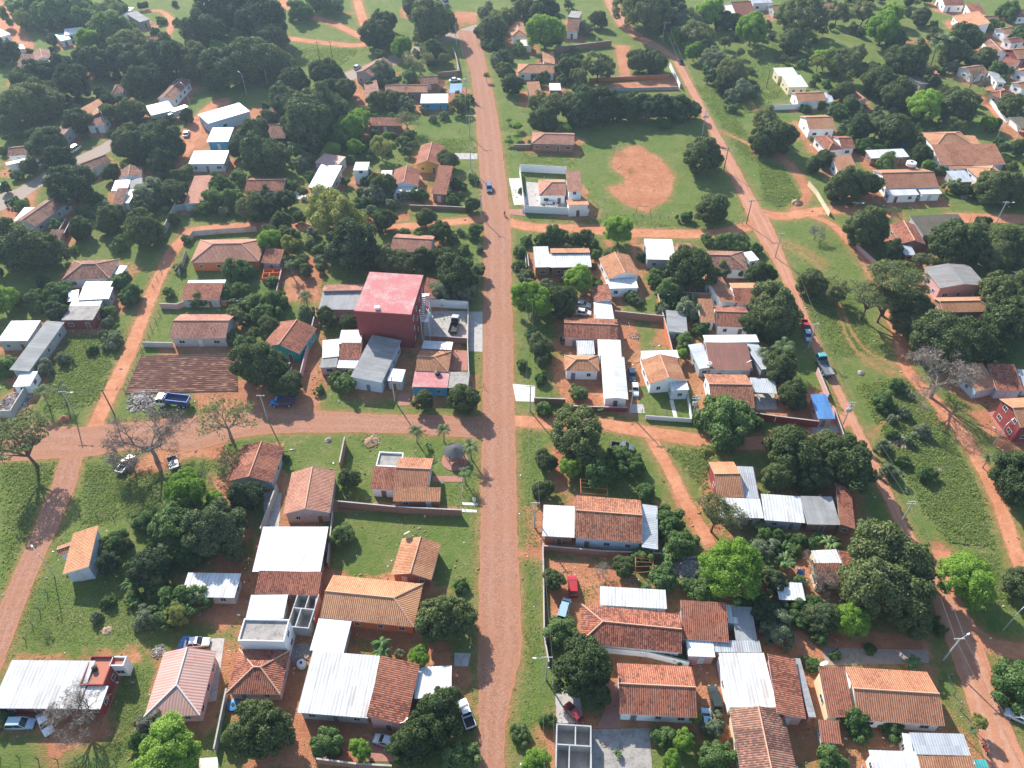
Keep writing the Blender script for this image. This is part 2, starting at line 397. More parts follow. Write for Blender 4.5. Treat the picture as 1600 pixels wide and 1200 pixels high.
        if t == 'p':                                            # parapet: inner faces and coping
            k = .16; zt = h + .45
            o4 = [(-wa, -wb), (wa, -wb), (wa, wb), (-wa, wb)]; i4 = [(-wa + k, -wb + k), (wa - k, -wb + k), (wa - k, wb - k), (-wa + k, wb - k)]
            for j in range(4):
                n = (j + 1) % 4; A = lambda p, zq: M @ Vector((p[0], p[1], zq))
                wl.face([A(o4[j], zt), A(o4[n], zt), A(i4[n], zt), A(i4[j], zt)]); wl.face([A(i4[n], h - .05), A(i4[j], h - .05), A(i4[j], zt), A(i4[n], zt)])
        wl.build('wall', ['wall_' + wm], root)
        # openings
        rows = [0] if h < 4.6 else ([0, 3.0] if h < 8 else [0, 3.2, 6.4])
        sides = [('n', 2 * wa), ('l' if cx > 0 else 'r', 2 * wb), ('r' if cx > 0 else 'l', 2 * wb)]
        door_done = bi > 0 and 2 * wa < 4
        for sd, ln in sides:
            if ln < 2.2: continue
            k = max(1, min(4, int(ln / 3.4)))
            if sd != 'n' and rng.random() < .35: k = max(1, k - 1)
            di = rng.randrange(k) if sd == 'n' else -1
            for zr in rows:
                for j in range(k):
                    s = -ln / 2 + ln * (j + .5) / k + rng.uniform(-.25, .25)
                    if sd == 'n': p, rz = (s, -wb), 0
                    elif sd == 'l': p, rz = (-wa, s), -math.pi / 2
                    else: p, rz = (wa, s), math.pi / 2
                    nrm = Vector((math.sin(rz), -math.cos(rz), 0))
                    P = Vector((p[0], p[1], 0)); OUT = M @ (P + nrm * .5)
                    if any(abs((mm.inverted() @ OUT).x) < aa - .1 and abs((mm.inverted() @ OUT).y) < b2 - .1 for i2, (mm, aa, b2) in enumerate(loc) if i2 != bi): continue
                    if any(bk is not None and wm == 'r' and h > 8 for bk in (1,)) and sd == 'n': continue
                    ang = (th - th0) + rz
                    if j == di and zr == 0 and not door_done:
                        dm = rng.choice(['wood', 'metal_door', 'wood', 'frame'])
                        put('door', doormesh(dm), root, M @ (P + nrm * .03), (0, 0, ang)); door_done = True
                    else:
                        ww = rng.choice([1.0, 1.2, 1.5]); wm_, pm_ = winmesh(ww, 1.1)
                        o = put('window', wm_, root, M @ (P + nrm * .03 + Vector((0, 0, zr + 1.55))), (0, 0, ang)); put('pane', pm_, o)
    return root
# ---------------------------------------------------------------- every building of the village
Q = lambda *a: a
H = house
H('the long white ridged-roof house', 'with a flat red annex, near two parked cars', [(Q(8,1033,138,1033,132,1107,-4,1105),3.2,'sn','wh','r'),(Q(131,1072,166,1072,160,1108,130,1107),3.05,'sn','wh','r'),(Q(141,1027,176,1027,167,1072,129,1072),3.3,'p','rc','r'),(Q(177,1027,200,1027,193,1042,173,1042),3.3,'p','rc','w')])
H('the salmon hip-roofed house', 'of faded rusty metal sheets beside a concrete car pad', [(Q(255,1020,338,1017,312,1118,226,1120),3.2,'gyn','ru','p',1.6)])
H('the small white-roofed shed', 'standing below a dark thicket, pale walls', [(Q(290,896,375,896,368,934,286,931),2.9,'sn','wh','g')], 'shed')
H('the lone orange-roofed cottage', 'with pale blue side wall and a little porch by the curved street', [(Q(116,830,160,823,136,889,92,895),3.4,'sl','or','lb'),(Q(91,851,113,848,118,858,90,872),2.5,'gx','or','w')], 'house')
H('the bright orange hip-roofed house', 'with a long near slope, behind white carport sheets', [(Q(519,898,660,912,648,980,501,965),3.2,'gxr','or','o')])
H('the orange-gabled garden shelter', 'on the green lawn, one slope bright, one shaded', [(Q(626,842,687,848,676,908,613,897),2.9,'gy','or','b')], 'shelter')
H('the square white two-panel warehouse', 'with brick walls and tiled lean-to in front', [(Q(410,826,511,823,503,893,395,890),3.6,'sn','wh','b'),(Q(403,894,503,896,497,928,400,925),3.0,'sn','rd','b')], 'building')
H('the two-storey grey slab house', 'with a red pyramid roof in front and white sheet roof behind', [(Q(368,1014,446,1016,446,1085,359,1084),3.0,'hx','rd','p'),(Q(381,968,450,970,447,1004,374,1003),5.4,'p','cc','w'),(Q(392,931,450,929,443,966,384,965),3.2,'sn','wh','g')])
H('the roofless grey concrete shell', 'unfinished walls squeezed beside the bright orange house', [(Q(463,926,494,928,486,982,452,978),3.0,'o','cc','g')], 'building')
H('the house under wide whitish sheets', 'with a narrow dark red tiled wing and pink wall', [(Q(484,1018,592,1026,577,1121,469,1112),3.3,'sn','wh','g'),(Q(593,1026,650,1035,640,1130,578,1125),3.6,'sr','rd','p'),(Q(496,966,546,972,540,1020,486,1016),3.0,'sn','wh','g'),(Q(651,1042,706,1040,705,1089,646,1092),2.8,'f','wh','p')])
H('the long hip-roofed brown house', 'with orange far slope and a white sheet roof behind', [(Q(910,946,1057,957,1071,1023,905,1003),3.3,'gxl','rd','lb'),(Q(938,916,1032,921,1050,952,938,945),3.0,'f','wh','g')])
H('the dark red shed-roofed house', 'patched with grey and white metal sheets', [(Q(1057,941,1134,945,1139,1000,1072,995),3.2,'sn','rd','g'),(Q(1135,945,1150,946,1153,974,1137,973),3.0,'f','wh','g'),(Q(1151,948,1176,950,1182,1000,1141,999),2.7,'sn','fc','g'),(Q(1114,1001,1187,1001,1190,1019,1117,1018),2.6,'sn','gm','g'),(Q(1072,998,1113,999,1118,1027,1075,1025),2.9,'f','wh','p')])
H('the white-walled orange gable house', 'standing between the green jeep and a big dark mango', [(Q(962,1035,1077,1042,1093,1121,970,1116),3.2,'gx','rd','w')])
H('the house with huge white roof', 'joined to a dark tiled wing with grey eaves strip', [(Q(1120,1020,1190,1020,1218,1105,1143,1105),3.4,'f','wh','w'),(Q(1192,1022,1238,1027,1268,1121,1219,1118),3.5,'sr','rd','p'),(Q(1238,1028,1248,1029,1276,1120,1267,1121),2.9,'sr','fc','p')])
H('the brown gabled house at the bottom edge', 'with its ridge running away from the viewer', [(Q(1140,1107,1225,1112,1246,1212,1158,1214),3.3,'gy','br','c')])
H('the roofless half-built rooms', 'new grey walls under construction beside a dusty red car', [(Q(871,1131,925,1135,922,1205,868,1202),2.6,'o','cc','g')], 'building')
H('the long weathered orange house', 'with a stepped brown tiled wing, near the street lamp', [(Q(1322,1042,1455,1050,1470,1134,1336,1125),3.2,'gx','ow','w'),(Q(1282,1046,1321,1046,1335,1117,1290,1116),3.0,'sn','rd','c')])
H('the tiny red tiled outhouse', 'in front of the long weathered orange house', [(Q(1281,1126,1309,1128,1317,1161,1281,1158),2.5,'sn','rd','g')], 'shed')
H('the light grey metal-roofed house', 'with white sheet and orange tiled roofs at the bottom edge', [(Q(1424,1145,1507,1147,1515,1180,1427,1178),3.0,'sn','gm','g'),(Q(1410,1146,1423,1147,1426,1178,1415,1176),2.9,'sn','wh','w'),(Q(1360,1172,1431,1175,1440,1208,1363,1206),3.1,'sn','wh','w'),(Q(1433,1182,1520,1184,1526,1215,1441,1213),2.8,'sn','or','w'),(Q(1522,1187,1540,1187,1545,1200,1525,1200),2.5,'sn','te','w')])
H('the weathered reddish gable house', 'with bare tree before its far end', [(Q(377,698,442,696,428,756,360,749),3.0,'gy','rd','g')])
H('the pinkish gable house', 'with plain grey end wall and one dark window', [(Q(457,738,525,736,516,801,441,804),3.4,'gy','pk','g')])
H('the stepped orange-roofed house', 'with a small grey slab, inside a brick garden wall', [(Q(623,714,677,716,669,766,616,763),3.3,'gx','ow','w'),(Q(583,731,622,733,619,763,579,761),3.0,'sn','rd','w'),(Q(593,707,631,710,626,731,588,730),3.0,'p','cc','w'),(Q(618,765,691,761,686,784,612,779),2.8,'sn','or','b')])
H('the orange gable house with white carport', 'and a grey lean-to, above a red dirt yard', [(Q(899,774,1001,781,1003,849,898,840),3.4,'gx','ow','lb'),(Q(850,790,898,792,897,839,847,836),3.0,'sn','wh','b'),(Q(1002,787,1020,790,1036,858,1004,856),3.0,'sr','gm','lb')])
H('the white-sheeted house with red wall', 'and a small orange gable at its far corner', [(Q(1125,779,1185,779,1196,810,1128,806),3.0,'sn','wh','g'),(Q(1108,722,1147,721,1162,777,1120,777),3.2,'gx','or','r'),(Q(1149,729,1175,731,1188,777,1162,777),2.8,'sn','gm','g'),(Q(1187,773,1250,776,1259,817,1197,811),3.0,'sn','wh','g'),(Q(1251,777,1301,776,1312,820,1260,817),3.0,'sn','fc','b'),(Q(1302,757,1325,760,1343,826,1314,820),3.1,'sr','rd','b')])
H('the red-and-white roofed cottage', 'behind a large dark mango by the sloping street', [(Q(1272,882,1313,881,1318,908,1273,908),2.9,'sn','rd','c'),(Q(1271,860,1309,858,1313,880,1272,882),3.0,'f','wh','c'),(Q(1311,857,1337,865,1347,897,1319,905),3.0,'sr','rd','b')])
H('the half-hidden white metal roof', 'under trees below the banana clump', [(Q(1218,910,1247,911,1265,938,1212,936),2.7,'sn','wh','g')], 'shed')
H('the bright blue-roofed kiosk', 'with pale pink walls at the street corner', [(Q(1267,617,1293,617,1303,653,1277,653),3.0,'sn','bl','p')], 'kiosk')
H('the two-storey red house', 'with white-framed windows and orange tiled roof', [(Q(1564,623,1625,620,1642,665,1592,668),5.2,'gx','or','r')])
H('the pale house with orange lean-tos', 'beyond the large bare grey tree', [(Q(1510,576,1545,567,1550,604,1517,609),3.0,'sn','or','lb'),(Q(1548,572,1588,574,1597,606,1552,606),3.0,'sn','rd','lb'),(Q(1589,577,1612,580,1620,606,1599,605),2.8,'sn','gm','lb')])
H('the brown gable house in the trees', 'with a white sheet annex, near a dusty street', [(Q(56,307,88,305,80,364,45,347),3.0,'gy','br','g'),(Q(34,326,52,322,43,347,25,343),2.7,'f','wh','w')])
H('the tiny brown tiled hut', 'standing against a garden wall beside the brown gable house', [(Q(78,361,98,360,95,374,75,373),2.5,'sn','br','b')], 'shed')
H('the brown hip-roofed bungalow', 'with a white porch at its far end, by the narrow lane', [(Q(113,407,187,405,172,435,98,438),3.0,'hx','br','w'),(Q(184,415,195,415,193,429,180,428),2.4,'f','wh','w')])
H('the jumble of white metal roofs', 'over a dark concrete slab and red wall', [(Q(128,452,175,449,172,466,122,468),3.2,'sn','wh','g'),(Q(135,440,175,440,172,450,127,451),3.0,'sn','wh','g'),(Q(108,455,124,453,121,468,105,471),2.8,'sn','wh','g'),(Q(112,469,160,468,157,477,110,478),2.9,'f','wh','g'),(Q(110,478,157,477,146,500,95,500),3.2,'f','cc','r')])
H('the shiny bluish-roofed house', 'next to a long grey sheet roof', [(Q(12,502,62,500,45,533,1,532),3.3,'f','wh','g'),(Q(70,502,94,502,52,580,18,578),3.1,'sr','fc','g'),(Q(31,581,56,580,50,603,22,604),2.6,'f','wh','w')])
H('the wide brown-red hip house', 'behind a slatted boundary fence along the lane', [(Q(312,374,402,374,420,407,298,411),3.2,'hx','pk','o'),(Q(403,390,442,392,440,409,420,408),2.8,'sn','rd','g')])
H('the small brown house with white strip', 'between shrubs, inside a low pink wall', [(Q(288,446,348,444,344,466,284,464),2.9,'sn','rd','g'),(Q(294,438,354,437,350,444,292,445),3.0,'f','wh','w')])
H('the reddish gable house above the ploughed plot', 'with a grey weathered near wall', [(Q(276,491,365,491,356,528,271,528),3.2,'gx','pk','g')])
H('the turquoise-walled red gable house', 'with an old tanker truck in front', [(Q(431,506,488,507,475,559,416,538),3.3,'gy','rd','t')])
H('the tall red building', 'with a faded pink slab roof and open stair frame', [(Q(571,424,661,430,643,491,560,486),11.0,'f','rp','r')], 'building')
H('the pink house with grey sheet porch', 'touching the tall red building', [(Q(509,443,568,441,566,456,502,456),3.4,'sf','pk','p'),(Q(502,457,564,457,561,483,500,482),3.2,'sn','fc','p')])
H('the large grey sheet-roofed hall', 'with pale blue front wall, before the tall red building', [(Q(572,523,619,529,605,598,558,591),3.8,'sr','fc','lb')], 'building')
H('the pink house of mixed white roofs', 'beside the large grey hall, with an arched porch', [(Q(530,516,566,515,566,537,532,537),3.2,'f','wh','p'),(Q(533,538,566,538,563,559,530,558),3.0,'sn','rd','p'),(Q(530,560,562,560,558,576,527,574),2.8,'f','wh','p'),(Q(505,533,530,530,529,556,503,558),2.8,'sn','wh','p'),(Q(502,559,528,557,526,574,500,574),2.6,'f','fc','p')])
H('the small white cube store', 'with a flat white roof next to the utility pole', [(Q(611,576,634,577,628,597,605,594),3.0,'f','wh','g')], 'shed')
H('the small orange hip-roofed house', 'with a grey sheet strip behind, by the yard wall', [(Q(655,547,706,549,700,581,650,579),3.2,'gxr','or','p'),(Q(662,531,708,534,705,547,658,545),3.0,'sf','gm','p')])
H('the flat-roofed bright blue house', 'with one pink and one grey roof slab', [(Q(649,580,703,581,699,606,643,604),3.0,'f','rp','B'),(Q(704,581,732,582,733,607,700,606),2.9,'f','cc','B')])
H('the red tiled cottage behind the slab', 'squeezed between the tall red building and a mango', [(Q(663,436,688,435,681,466,664,463),3.0,'sr','rd','w')])
H('the weathered pinkish gable cottage', 'just below the dirt lane, among shrubs', [(Q(616,366,677,367,676,397,614,391),3.0,'gx','pk','g')])
H('the white-walled corner house', 'with a little upper room and pale red hip roof', [(Q(842,281,882,280,885,306,841,305),3.2,'gxl','pk','w'),(Q(884,272,906,271,911,294,887,294),5.4,'sn','pk','w'),(Q(886,310,918,308,920,323,886,323),3.0,'sf','or','w')])
H('the brick house with rough tiled hip', 'beside topiary bushes along the cobbled road', [(Q(832,206,897,208,898,226,830,224),3.0,'gxl','pk','b')])
H('the brick store with split roof', 'half grey and white metal, half orange tile', [(Q(859,398,922,397,924,416,859,417),3.3,'sn','wh','b'),(Q(833,385,858,385,858,417,836,418),3.4,'f','gm','b'),(Q(860,386,920,386,922,396,860,397),3.4,'sf','or','b')], 'building')
H('the orange gable house with white porch roof', 'and a white parapet on one side', [(Q(941,405,988,396,995,433,945,435),3.3,'gy','or','w'),(Q(946,437,995,435,996,450,949,451),2.9,'f','wh','w')])
H('the big flat whitewashed roof', 'with one pink corner, beside the dirt lane', [(Q(1006,373,1056,374,1050,406,1011,405),3.3,'f','wh','g'),(Q(1058,379,1078,380,1083,390,1058,390),3.1,'f','pk','g')], 'building')
H('the brown hip house near the junction', 'with a white sheet at its street end', [(Q(1095,391,1163,393,1167,422,1108,421),3.1,'gxr','br','w'),(Q(1164,393,1180,392,1181,406,1167,410),2.8,'f','wh','w')])
H('the cluster of orange tiled roofs', 'around a small court below the brown hip house', [(Q(1110,432,1139,429,1143,471,1115,474),3.2,'sr','ow','w'),(Q(1141,440,1186,440,1188,451,1142,452),3.0,'sf','or','w'),(Q(1144,453,1188,453,1189,473,1150,473),3.0,'sn','rd','w'),(Q(1117,478,1167,480,1170,512,1117,510),3.0,'gx','rd','w'),(Q(1093,470,1115,472,1116,499,1092,500),2.9,'sn','or','w')])
H('the rust-red tiled house by parked cars', 'with a whitish blue sheet roof at one end', [(Q(882,494,964,500,965,530,880,529),3.1,'gx','rd','p'),(Q(927,473,956,471,959,499,932,498),3.0,'f','wh','w'),(Q(927,446,952,446,954,469,928,471),3.0,'sl','rd','w')])
H('the orange pyramid-roofed house', 'wrapped by white metal roofs', [(Q(883,555,936,555,935,580,881,579),3.2,'hx','or','w'),(Q(903,532,929,532,928,553,900,553),2.9,'f','gm','w'),(Q(930,531,968,532,973,556,938,555),3.0,'sn','wh','w'),(Q(938,557,975,558,982,624,944,623),3.0,'gy','wh','w')])
H('the crisp white house', 'with orange gable roof, lawn and white front wall', [(Q(1004,561,1062,560,1068,594,1012,603),3.4,'gy','or','w'),(Q(1002,548,1057,547,1062,559,1003,561),3.1,'f','wh','w'),(Q(1047,594,1074,593,1075,609,1047,610),3.2,'f','wh','lb')])
H('the rust-red sheet roof framed in white metal', 'over a deep building of grey walls', [(Q(1103,537,1168,537,1176,578,1108,574),3.5,'sn','rr','g'),(Q(1098,523,1188,522,1180,535,1102,536),3.3,'sf','wh','g'),(Q(1082,537,1102,536,1107,574,1085,577),3.1,'sl','gm','g'),(Q(1170,534,1190,527,1201,578,1178,578),3.1,'sr','gm','g')], 'building')
H('the orange gable house with grey carport', 'behind a red boundary wall with gate', [(Q(1102,584,1168,586,1178,637,1109,637),3.2,'gx','ow','w'),(Q(1170,590,1209,593,1215,615,1176,613),2.8,'c','gm','w')])
H('the old patched grey shed', 'with sagging metal sheets behind the green plot', [(Q(1038,485,1062,486,1085,521,1045,518),2.7,'sr','fc','g')], 'shed')
H('the dark red gable house by the mossy roof', 'with a small grey-blue awning', [(Q(1396,349,1429,352,1447,381,1400,382),3.1,'gy','rd','b'),(Q(1408,384,1425,384,1430,398,1412,398),2.6,'sn','gm','b')])
H('the black mossy flat-roofed barn', 'old and stained, by the dirt crossing', [(Q(1420,338,1498,336,1519,362,1444,367),3.3,'sn','dk','g')], 'barn')
H('the grey gable hall with pink walls', 'two rows of small windows, among dark mangoes', [(Q(1452,418,1520,413,1536,447,1460,450),4.4,'gy','fc','p')], 'building')
H('the orange hip house below the grey hall', 'half hidden by mango crowns', [(Q(1462,465,1545,463,1547,487,1470,488),3.2,'gxr','or','b')])
H('the sprawling orange hip-roofed villa', 'with long tiled wings and a small pool', [(Q(1437,207,1502,205,1522,229,1462,230),3.6,'hx','or','w'),(Q(1462,231,1560,229,1567,252,1463,253),3.2,'sn','ow','w'),(Q(1505,211,1525,212,1530,225,1512,224),3.0,'f','or','w'),(Q(1480,253,1518,252,1520,261,1482,262),2.7,'sn','or','w')])
H('the red hip house beside a grey shed', 'in front of the sprawling villa', [(Q(1520,260,1560,258,1572,282,1526,287),3.1,'hx','or','w'),(Q(1480,268,1510,267,1520,283,1490,284),2.7,'sn','gm','g')])
H('the wide orange house with white awnings', 'along the dirt street, white box on its roof', [(Q(1365,265,1447,264,1464,292,1383,295),3.3,'gx','ow','w'),(Q(1385,297,1431,295,1436,304,1387,305),2.8,'sn','wh','w'),(Q(1434,295,1465,294,1473,302,1440,303),2.7,'sn','wh','w')])
H('the low white sheet-roofed stable', 'behind the wide orange house', [(Q(1353,235,1414,233,1418,244,1360,247),2.8,'sn','wh','b')], 'shed')
H('the white cottage with cream ridge', 'its gable facing the meadow track', [(Q(1250,181,1294,180,1302,201,1263,202),3.6,'gx','or','w')])
H('the red twin-roofed house', 'just in front of the white cottage', [(Q(1279,212,1302,211,1312,233,1285,237),3.2,'hy','rd','w'),(Q(1303,213,1325,212,1333,232,1313,232),3.0,'gx','rd','w')])
H('the small orange shed-roofed house', 'with white walls beside street hedges', [(Q(1302,246,1331,245,1338,262,1305,263),3.0,'sn','or','w')])
H('the white stepped-roof villa', 'with cream walls near the grassy clearing', [(Q(1223,119,1250,118,1264,134,1230,135),3.4,'sn','wh','c'),(Q(1210,107,1240,106,1246,117,1214,118),3.4,'sn','wh','c'),(Q(1235,144,1283,143,1288,157,1247,159),3.2,'gx','or','w'),(Q(1285,145,1299,146,1303,159,1289,159),2.8,'sn','gm','w')])
H('the white-gabled red house', 'at the far meadow edge among tall trees', [(Q(1130,4,1165,3,1176,24,1150,27),3.4,'gx','rd','w')])
H('the small far orange hut', 'alone among olive trees at the top', [(Q(1280,5,1300,4,1306,16,1283,17),3.0,'gx','or','g')])
H('the orange far cottage pair', 'with stepped roofs under the top edge', [(Q(1495,20,1530,22,1543,40,1502,40),3.1,'sl','or','w'),(Q(1528,26,1555,25,1560,34,1532,35),3.0,'gx','rd','w')])
H('the far red cottage near palms', 'beside a white wall at the top edge', [(Q(1468,-4,1498,-3,1503,8,1470,9),3.1,'gx','rd','w'),(Q(1512,9,1534,8,1537,19,1515,19),3.0,'sn','rd','w')])
H('the white-ended dark gable house', 'on the slope near the far street', [(Q(1540,64,1558,66,1573,83,1548,84),3.2,'gy','br','w')])
H('the far red roof at the street', 'half cut by the picture edge', [(Q(1577,76,1612,74,1616,90,1580,93),3.2,'gx','or','r'),(Q(1566,86,1584,94,1600,105,1572,102),3.0,'gx','rd','w')])
H('the rusty orange bungalow', 'with a bluish metal lean-to, behind a grey bush', [(Q(1503,104,1526,101,1541,114,1512,119),3.1,'gx','or','w'),(Q(1549,111,1564,113,1567,128,1552,129),2.8,'sr','gm','w')])
H('the red hip-roofed cream house', 'at the bend of the far street', [(Q(1547,143,1570,138,1582,147,1560,157),3.2,'hx','rd','c')])
H('the dark hidden shed', 'under tall crowns beside a red soil patch', [(Q(1424,119,1448,116,1455,130,1433,133),2.8,'sr','dk','g')], 'shed')
H('the fuel-stop shed with red posts', 'cut by the picture edge', [(Q(1580,184,1618,182,1624,200,1590,200),3.4,'c','dk','w')], 'shed')
H('the narrow cream-walled gable house', 'wedged between mango trees', [(Q(1326,139,1338,138,1352,156,1338,158),3.2,'gy','rd','c')])
# far-left quarter
H('the grey-brown roadside house', 'with a wide white awning in the hazy corner', [(Q(50,81,75,78,83,91,56,97),3.2,'gy','br','w'),(Q(28,89,49,88,50,100,31,101),3.0,'sn','br','w'),(Q(66,96,95,91,87,108,72,110),3.0,'f','wh','w')])
H('the rust-brown roof at the edge', 'beyond dark trees in the hazy corner', [(Q(-12,155,16,153,15,178,-16,181),3.2,'sn','br','w')])
H('the small brown hip hut', 'deep in the shade of dark mangoes', [(Q(176,134,193,132,196,146,177,147),3.0,'hx','br','w')], 'hut')
H('the steep red gable house', 'with a brown porch facing the grey street', [(Q(128,168,158,154,166,176,133,179),4.2,'sl','or','r'),(Q(136,179,167,178,165,192,140,193),3.0,'sn','br','w')])
H('the long brown sloping roof', 'next to the steep red gable house', [(Q(95,189,112,186,114,216,78,212),3.0,'sl','br','g')])
H('the brown house with white end', 'near the white boxed truck', [(Q(270,125,292,127,278,156,249,156),3.1,'gy','br','w'),(Q(273,123,293,124,292,132,274,130),3.3,'f','wh','w')])
H('the white garage roof', 'beside the white boxed truck', [(Q(228,164,266,158,270,171,235,182),3.3,'f','wh','g')], 'garage')
H('the gleaming white warehouse', 'with a glaring metal roof in the sun', [(Q(312,178,388,156,376,178,322,194),4.0,'f','wh','lb')], 'building')
H('the blue-walled shop', 'with a dirty pale sheet roof', [(Q(332,201,361,200,361,220,323,220),3.2,'sn','wh','B')], 'shop')
H('the pale corner shop', 'with a white sheet roof, in front of the blue-walled shop', [(Q(302,237,357,236,352,254,295,255),3.2,'sn','wh','lb')], 'shop')
H('the flat orange-red court roof', 'with a bluish side wall beside broad-leaved shrubs', [(Q(303,275,334,273,318,317,288,318),2.8,'f','pk','lb')], 'building')
H('the brown roof with white ridge', 'along the grey street behind dark mangoes', [(Q(120,256,163,241,170,253,137,267),3.0,'gx','br','w')])
H('the brown patchwork-roofed house', 'with white and grey sheets inside the dark grove', [(Q(187,265,222,261,222,276,185,281),3.0,'gy','br','w'),(Q(180,283,203,281,200,296,174,297),2.8,'sn','wh','w'),(Q(204,280,223,279,222,290,202,295),2.7,'sn','fc','w'),(Q(181,298,197,297,195,316,178,316),2.9,'sn','br','w'),(Q(198,297,209,297,206,316,197,316),2.8,'sn','wh','w')])
H('the dim street stall roof', 'under trees by the grey street', [(Q(12,231,44,226,47,242,18,243),3.0,'gx','br','w'),(Q(9,255,43,246,44,251,10,257),2.7,'sn','wh','w')], 'stall')
H('the brown-red walled house', 'behind the tall dark cluster of trees', [(Q(413,192,448,191,452,216,428,216),3.2,'gx','br','r'),(Q(419,174,443,172,445,191,421,192),3.0,'sn','br','w')])
H('the grey stone roadside house', 'with a tiled roof beside the asphalt street', [(Q(562,106,604,85,598,107,575,127),4.2,'gx','br','g'),(Q(572,128,592,127,590,147,568,150),3.0,'sl','br','b')])
H('the long low tiled row', 'of joined brick rooms behind a white-roofed house', [(Q(601,133,635,131,633,144,603,145),3.1,'gx','pk','b'),(Q(636,132,669,132,669,144,636,144),3.2,'gx','or','b')])
H('the square brick hut', 'near a white car and blue canopy', [(Q(658,119,684,118,684,130,657,131),2.8,'gx','br','b')], 'hut')
H('the white-roofed blue-walled house', 'with a dirty roof beside the cobbled road', [(Q(657,148,700,147,700,160,658,160),3.0,'sn','wh','B')])
H('the blue canopy', 'open carport of bright blue sheets by the road', [(Q(702,131,722,131,722,145,703,145),2.9,'c','bl','w')], 'canopy')
H('the far red house by the truck', 'under the top edge, white walls', [(Q(632,1,662,0,660,14,634,15),3.2,'gx','or','w')])
H('the ochre-walled gable house', 'with a dark red roof and paved driveway', [(Q(659,228,697,228,685,258,647,256),3.3,'gy','rd','y')])
H('the red gable house with white porch', 'its wide porch open to the lane', [(Q(617,265,656,264,653,291,611,290),3.2,'gy','rd','w'),(Q(611,292,653,292,652,299,609,299),2.8,'f','wh','w')])
H('the narrow red shed-roofed house', 'with whitish side wall near a roadside hedge', [(Q(682,264,706,266,700,297,677,296),3.1,'sn','rd','b')])
H('the small white tower house', 'two storeys with a blank pale roof', [(Q(555,253,577,253,575,266,552,266),5.2,'f','wh','w')])
H('the low white flat annex', 'between the small white tower and a red gable', [(Q(594,266,612,266,610,288,594,288),2.7,'f','wh','w')], 'shed')
H('the tall shed roofed half rust', 'half silver sheet, standing among banana plants', [(Q(503,238,536,245,531,259,495,255),3.8,'f','ru','g'),(Q(497,258,530,261,521,293,486,291),3.6,'sn','gm','g')], 'shed')
H('the long brown gable roof', 'low among thick shrubs beyond the lane', [(Q(389,278,447,277,446,298,385,298),3.0,'gx','rd','w')])
H('the cream-porched far hip house', 'beside the brightest green tree', [(Q(799,36,817,34,825,57,793,57),3.3,'hy','or','w'),(Q(811,62,830,62,830,71,811,72),2.9,'f','concw','c')])
H('the low red L-shaped house', 'behind a leafy front garden by the cobbled road', [(Q(806,99,866,100,866,114,812,114),3.1,'gxl','or','w'),(Q(844,82,866,82,867,98,851,98),3.1,'sr','or','w')])
H('the cream tower annex', 'above a brown roof behind the long brick wall', [(Q(890,16,907,18,908,28,890,27),5.2,'f','cc','c'),(Q(879,28,906,30,906,50,896,50),3.2,'gx','br','w')])
H('the little red outbuilding', 'with a patched whitish roof behind dark shrubs', [(Q(824,132,845,131,845,146,826,147),2.9,'sn','or','b'),(Q(859,130,877,130,875,141,858,141),2.7,'f','wh','b')], 'shed')

H('the far white-ended grey roof', 'by the loop track in the hazy corner', [(Q(186,21,203,9,206,14,190,26),3.2,'f','wh','w'),(Q(205,20,221,17,226,30,210,36),3.2,'sn','fc','g')])
H('the green-awned far stall', 'with a white roof in the hazy corner', [(Q(99,46,128,43,132,50,102,54),3.0,'sn','wh','w'),(Q(88,53,104,50,109,61,92,65),2.7,'f','te','w')], 'stall')
H('the far navy-roofed shed', 'deep among hazy trees', [(Q(137,12,152,9,155,16,140,19),3.0,'sn','bl','w')], 'shed')
H('the pale far warehouse', 'cut by the top edge above the tallest dark trees', [(Q(312,2,346,-6,350,4,318,13),4.0,'sn','wh','lb')], 'building')
H('the white hazy-edge store', 'beside the pale dirt street at the corner', [(Q(-8,47,7,44,10,54,-6,60),3.2,'f','wh','w')], 'shop')
H('the white sheet lean-to', 'at the foot of the pale dirt street', [(Q(14,74,36,69,38,75,17,79),2.7,'sn','wh','w')], 'shed')
H('the far grey metal hall', 'open-sided under the top edge beyond the white-gabled house', [(Q(1172,-3,1203,-4,1206,3,1174,5),3.6,'sn','gm','w')], 'building')
H('the small brown-tiled far house', 'hidden in olive crowns beyond the meadow', [(Q(1203,9,1222,8,1227,17,1206,18),3.0,'gx','br','g')])
H('the far orange twin roof', 'near the picture edge by a cream wall', [(Q(1590,108,1612,104,1618,118,1594,122),3.0,'gx','or','w')])
H('the low red house in bushes', 'half hidden beyond the rusty orange bungalow', [(Q(1571,60,1592,57,1597,66,1575,69),3.0,'gx','rd','w')])
H('the brick hut behind grey trees', 'with a reddish wall by the upper lots', [(Q(577,185,628,186,628,194,577,194),2.8,'sn','rd','b')], 'hut')
H('the grey sheet carport', 'behind the dark red gable house by the mossy roof', [(Q(1588,424,1606,424,1610,440,1592,442),2.8,'sn','gm','g')], 'carport')

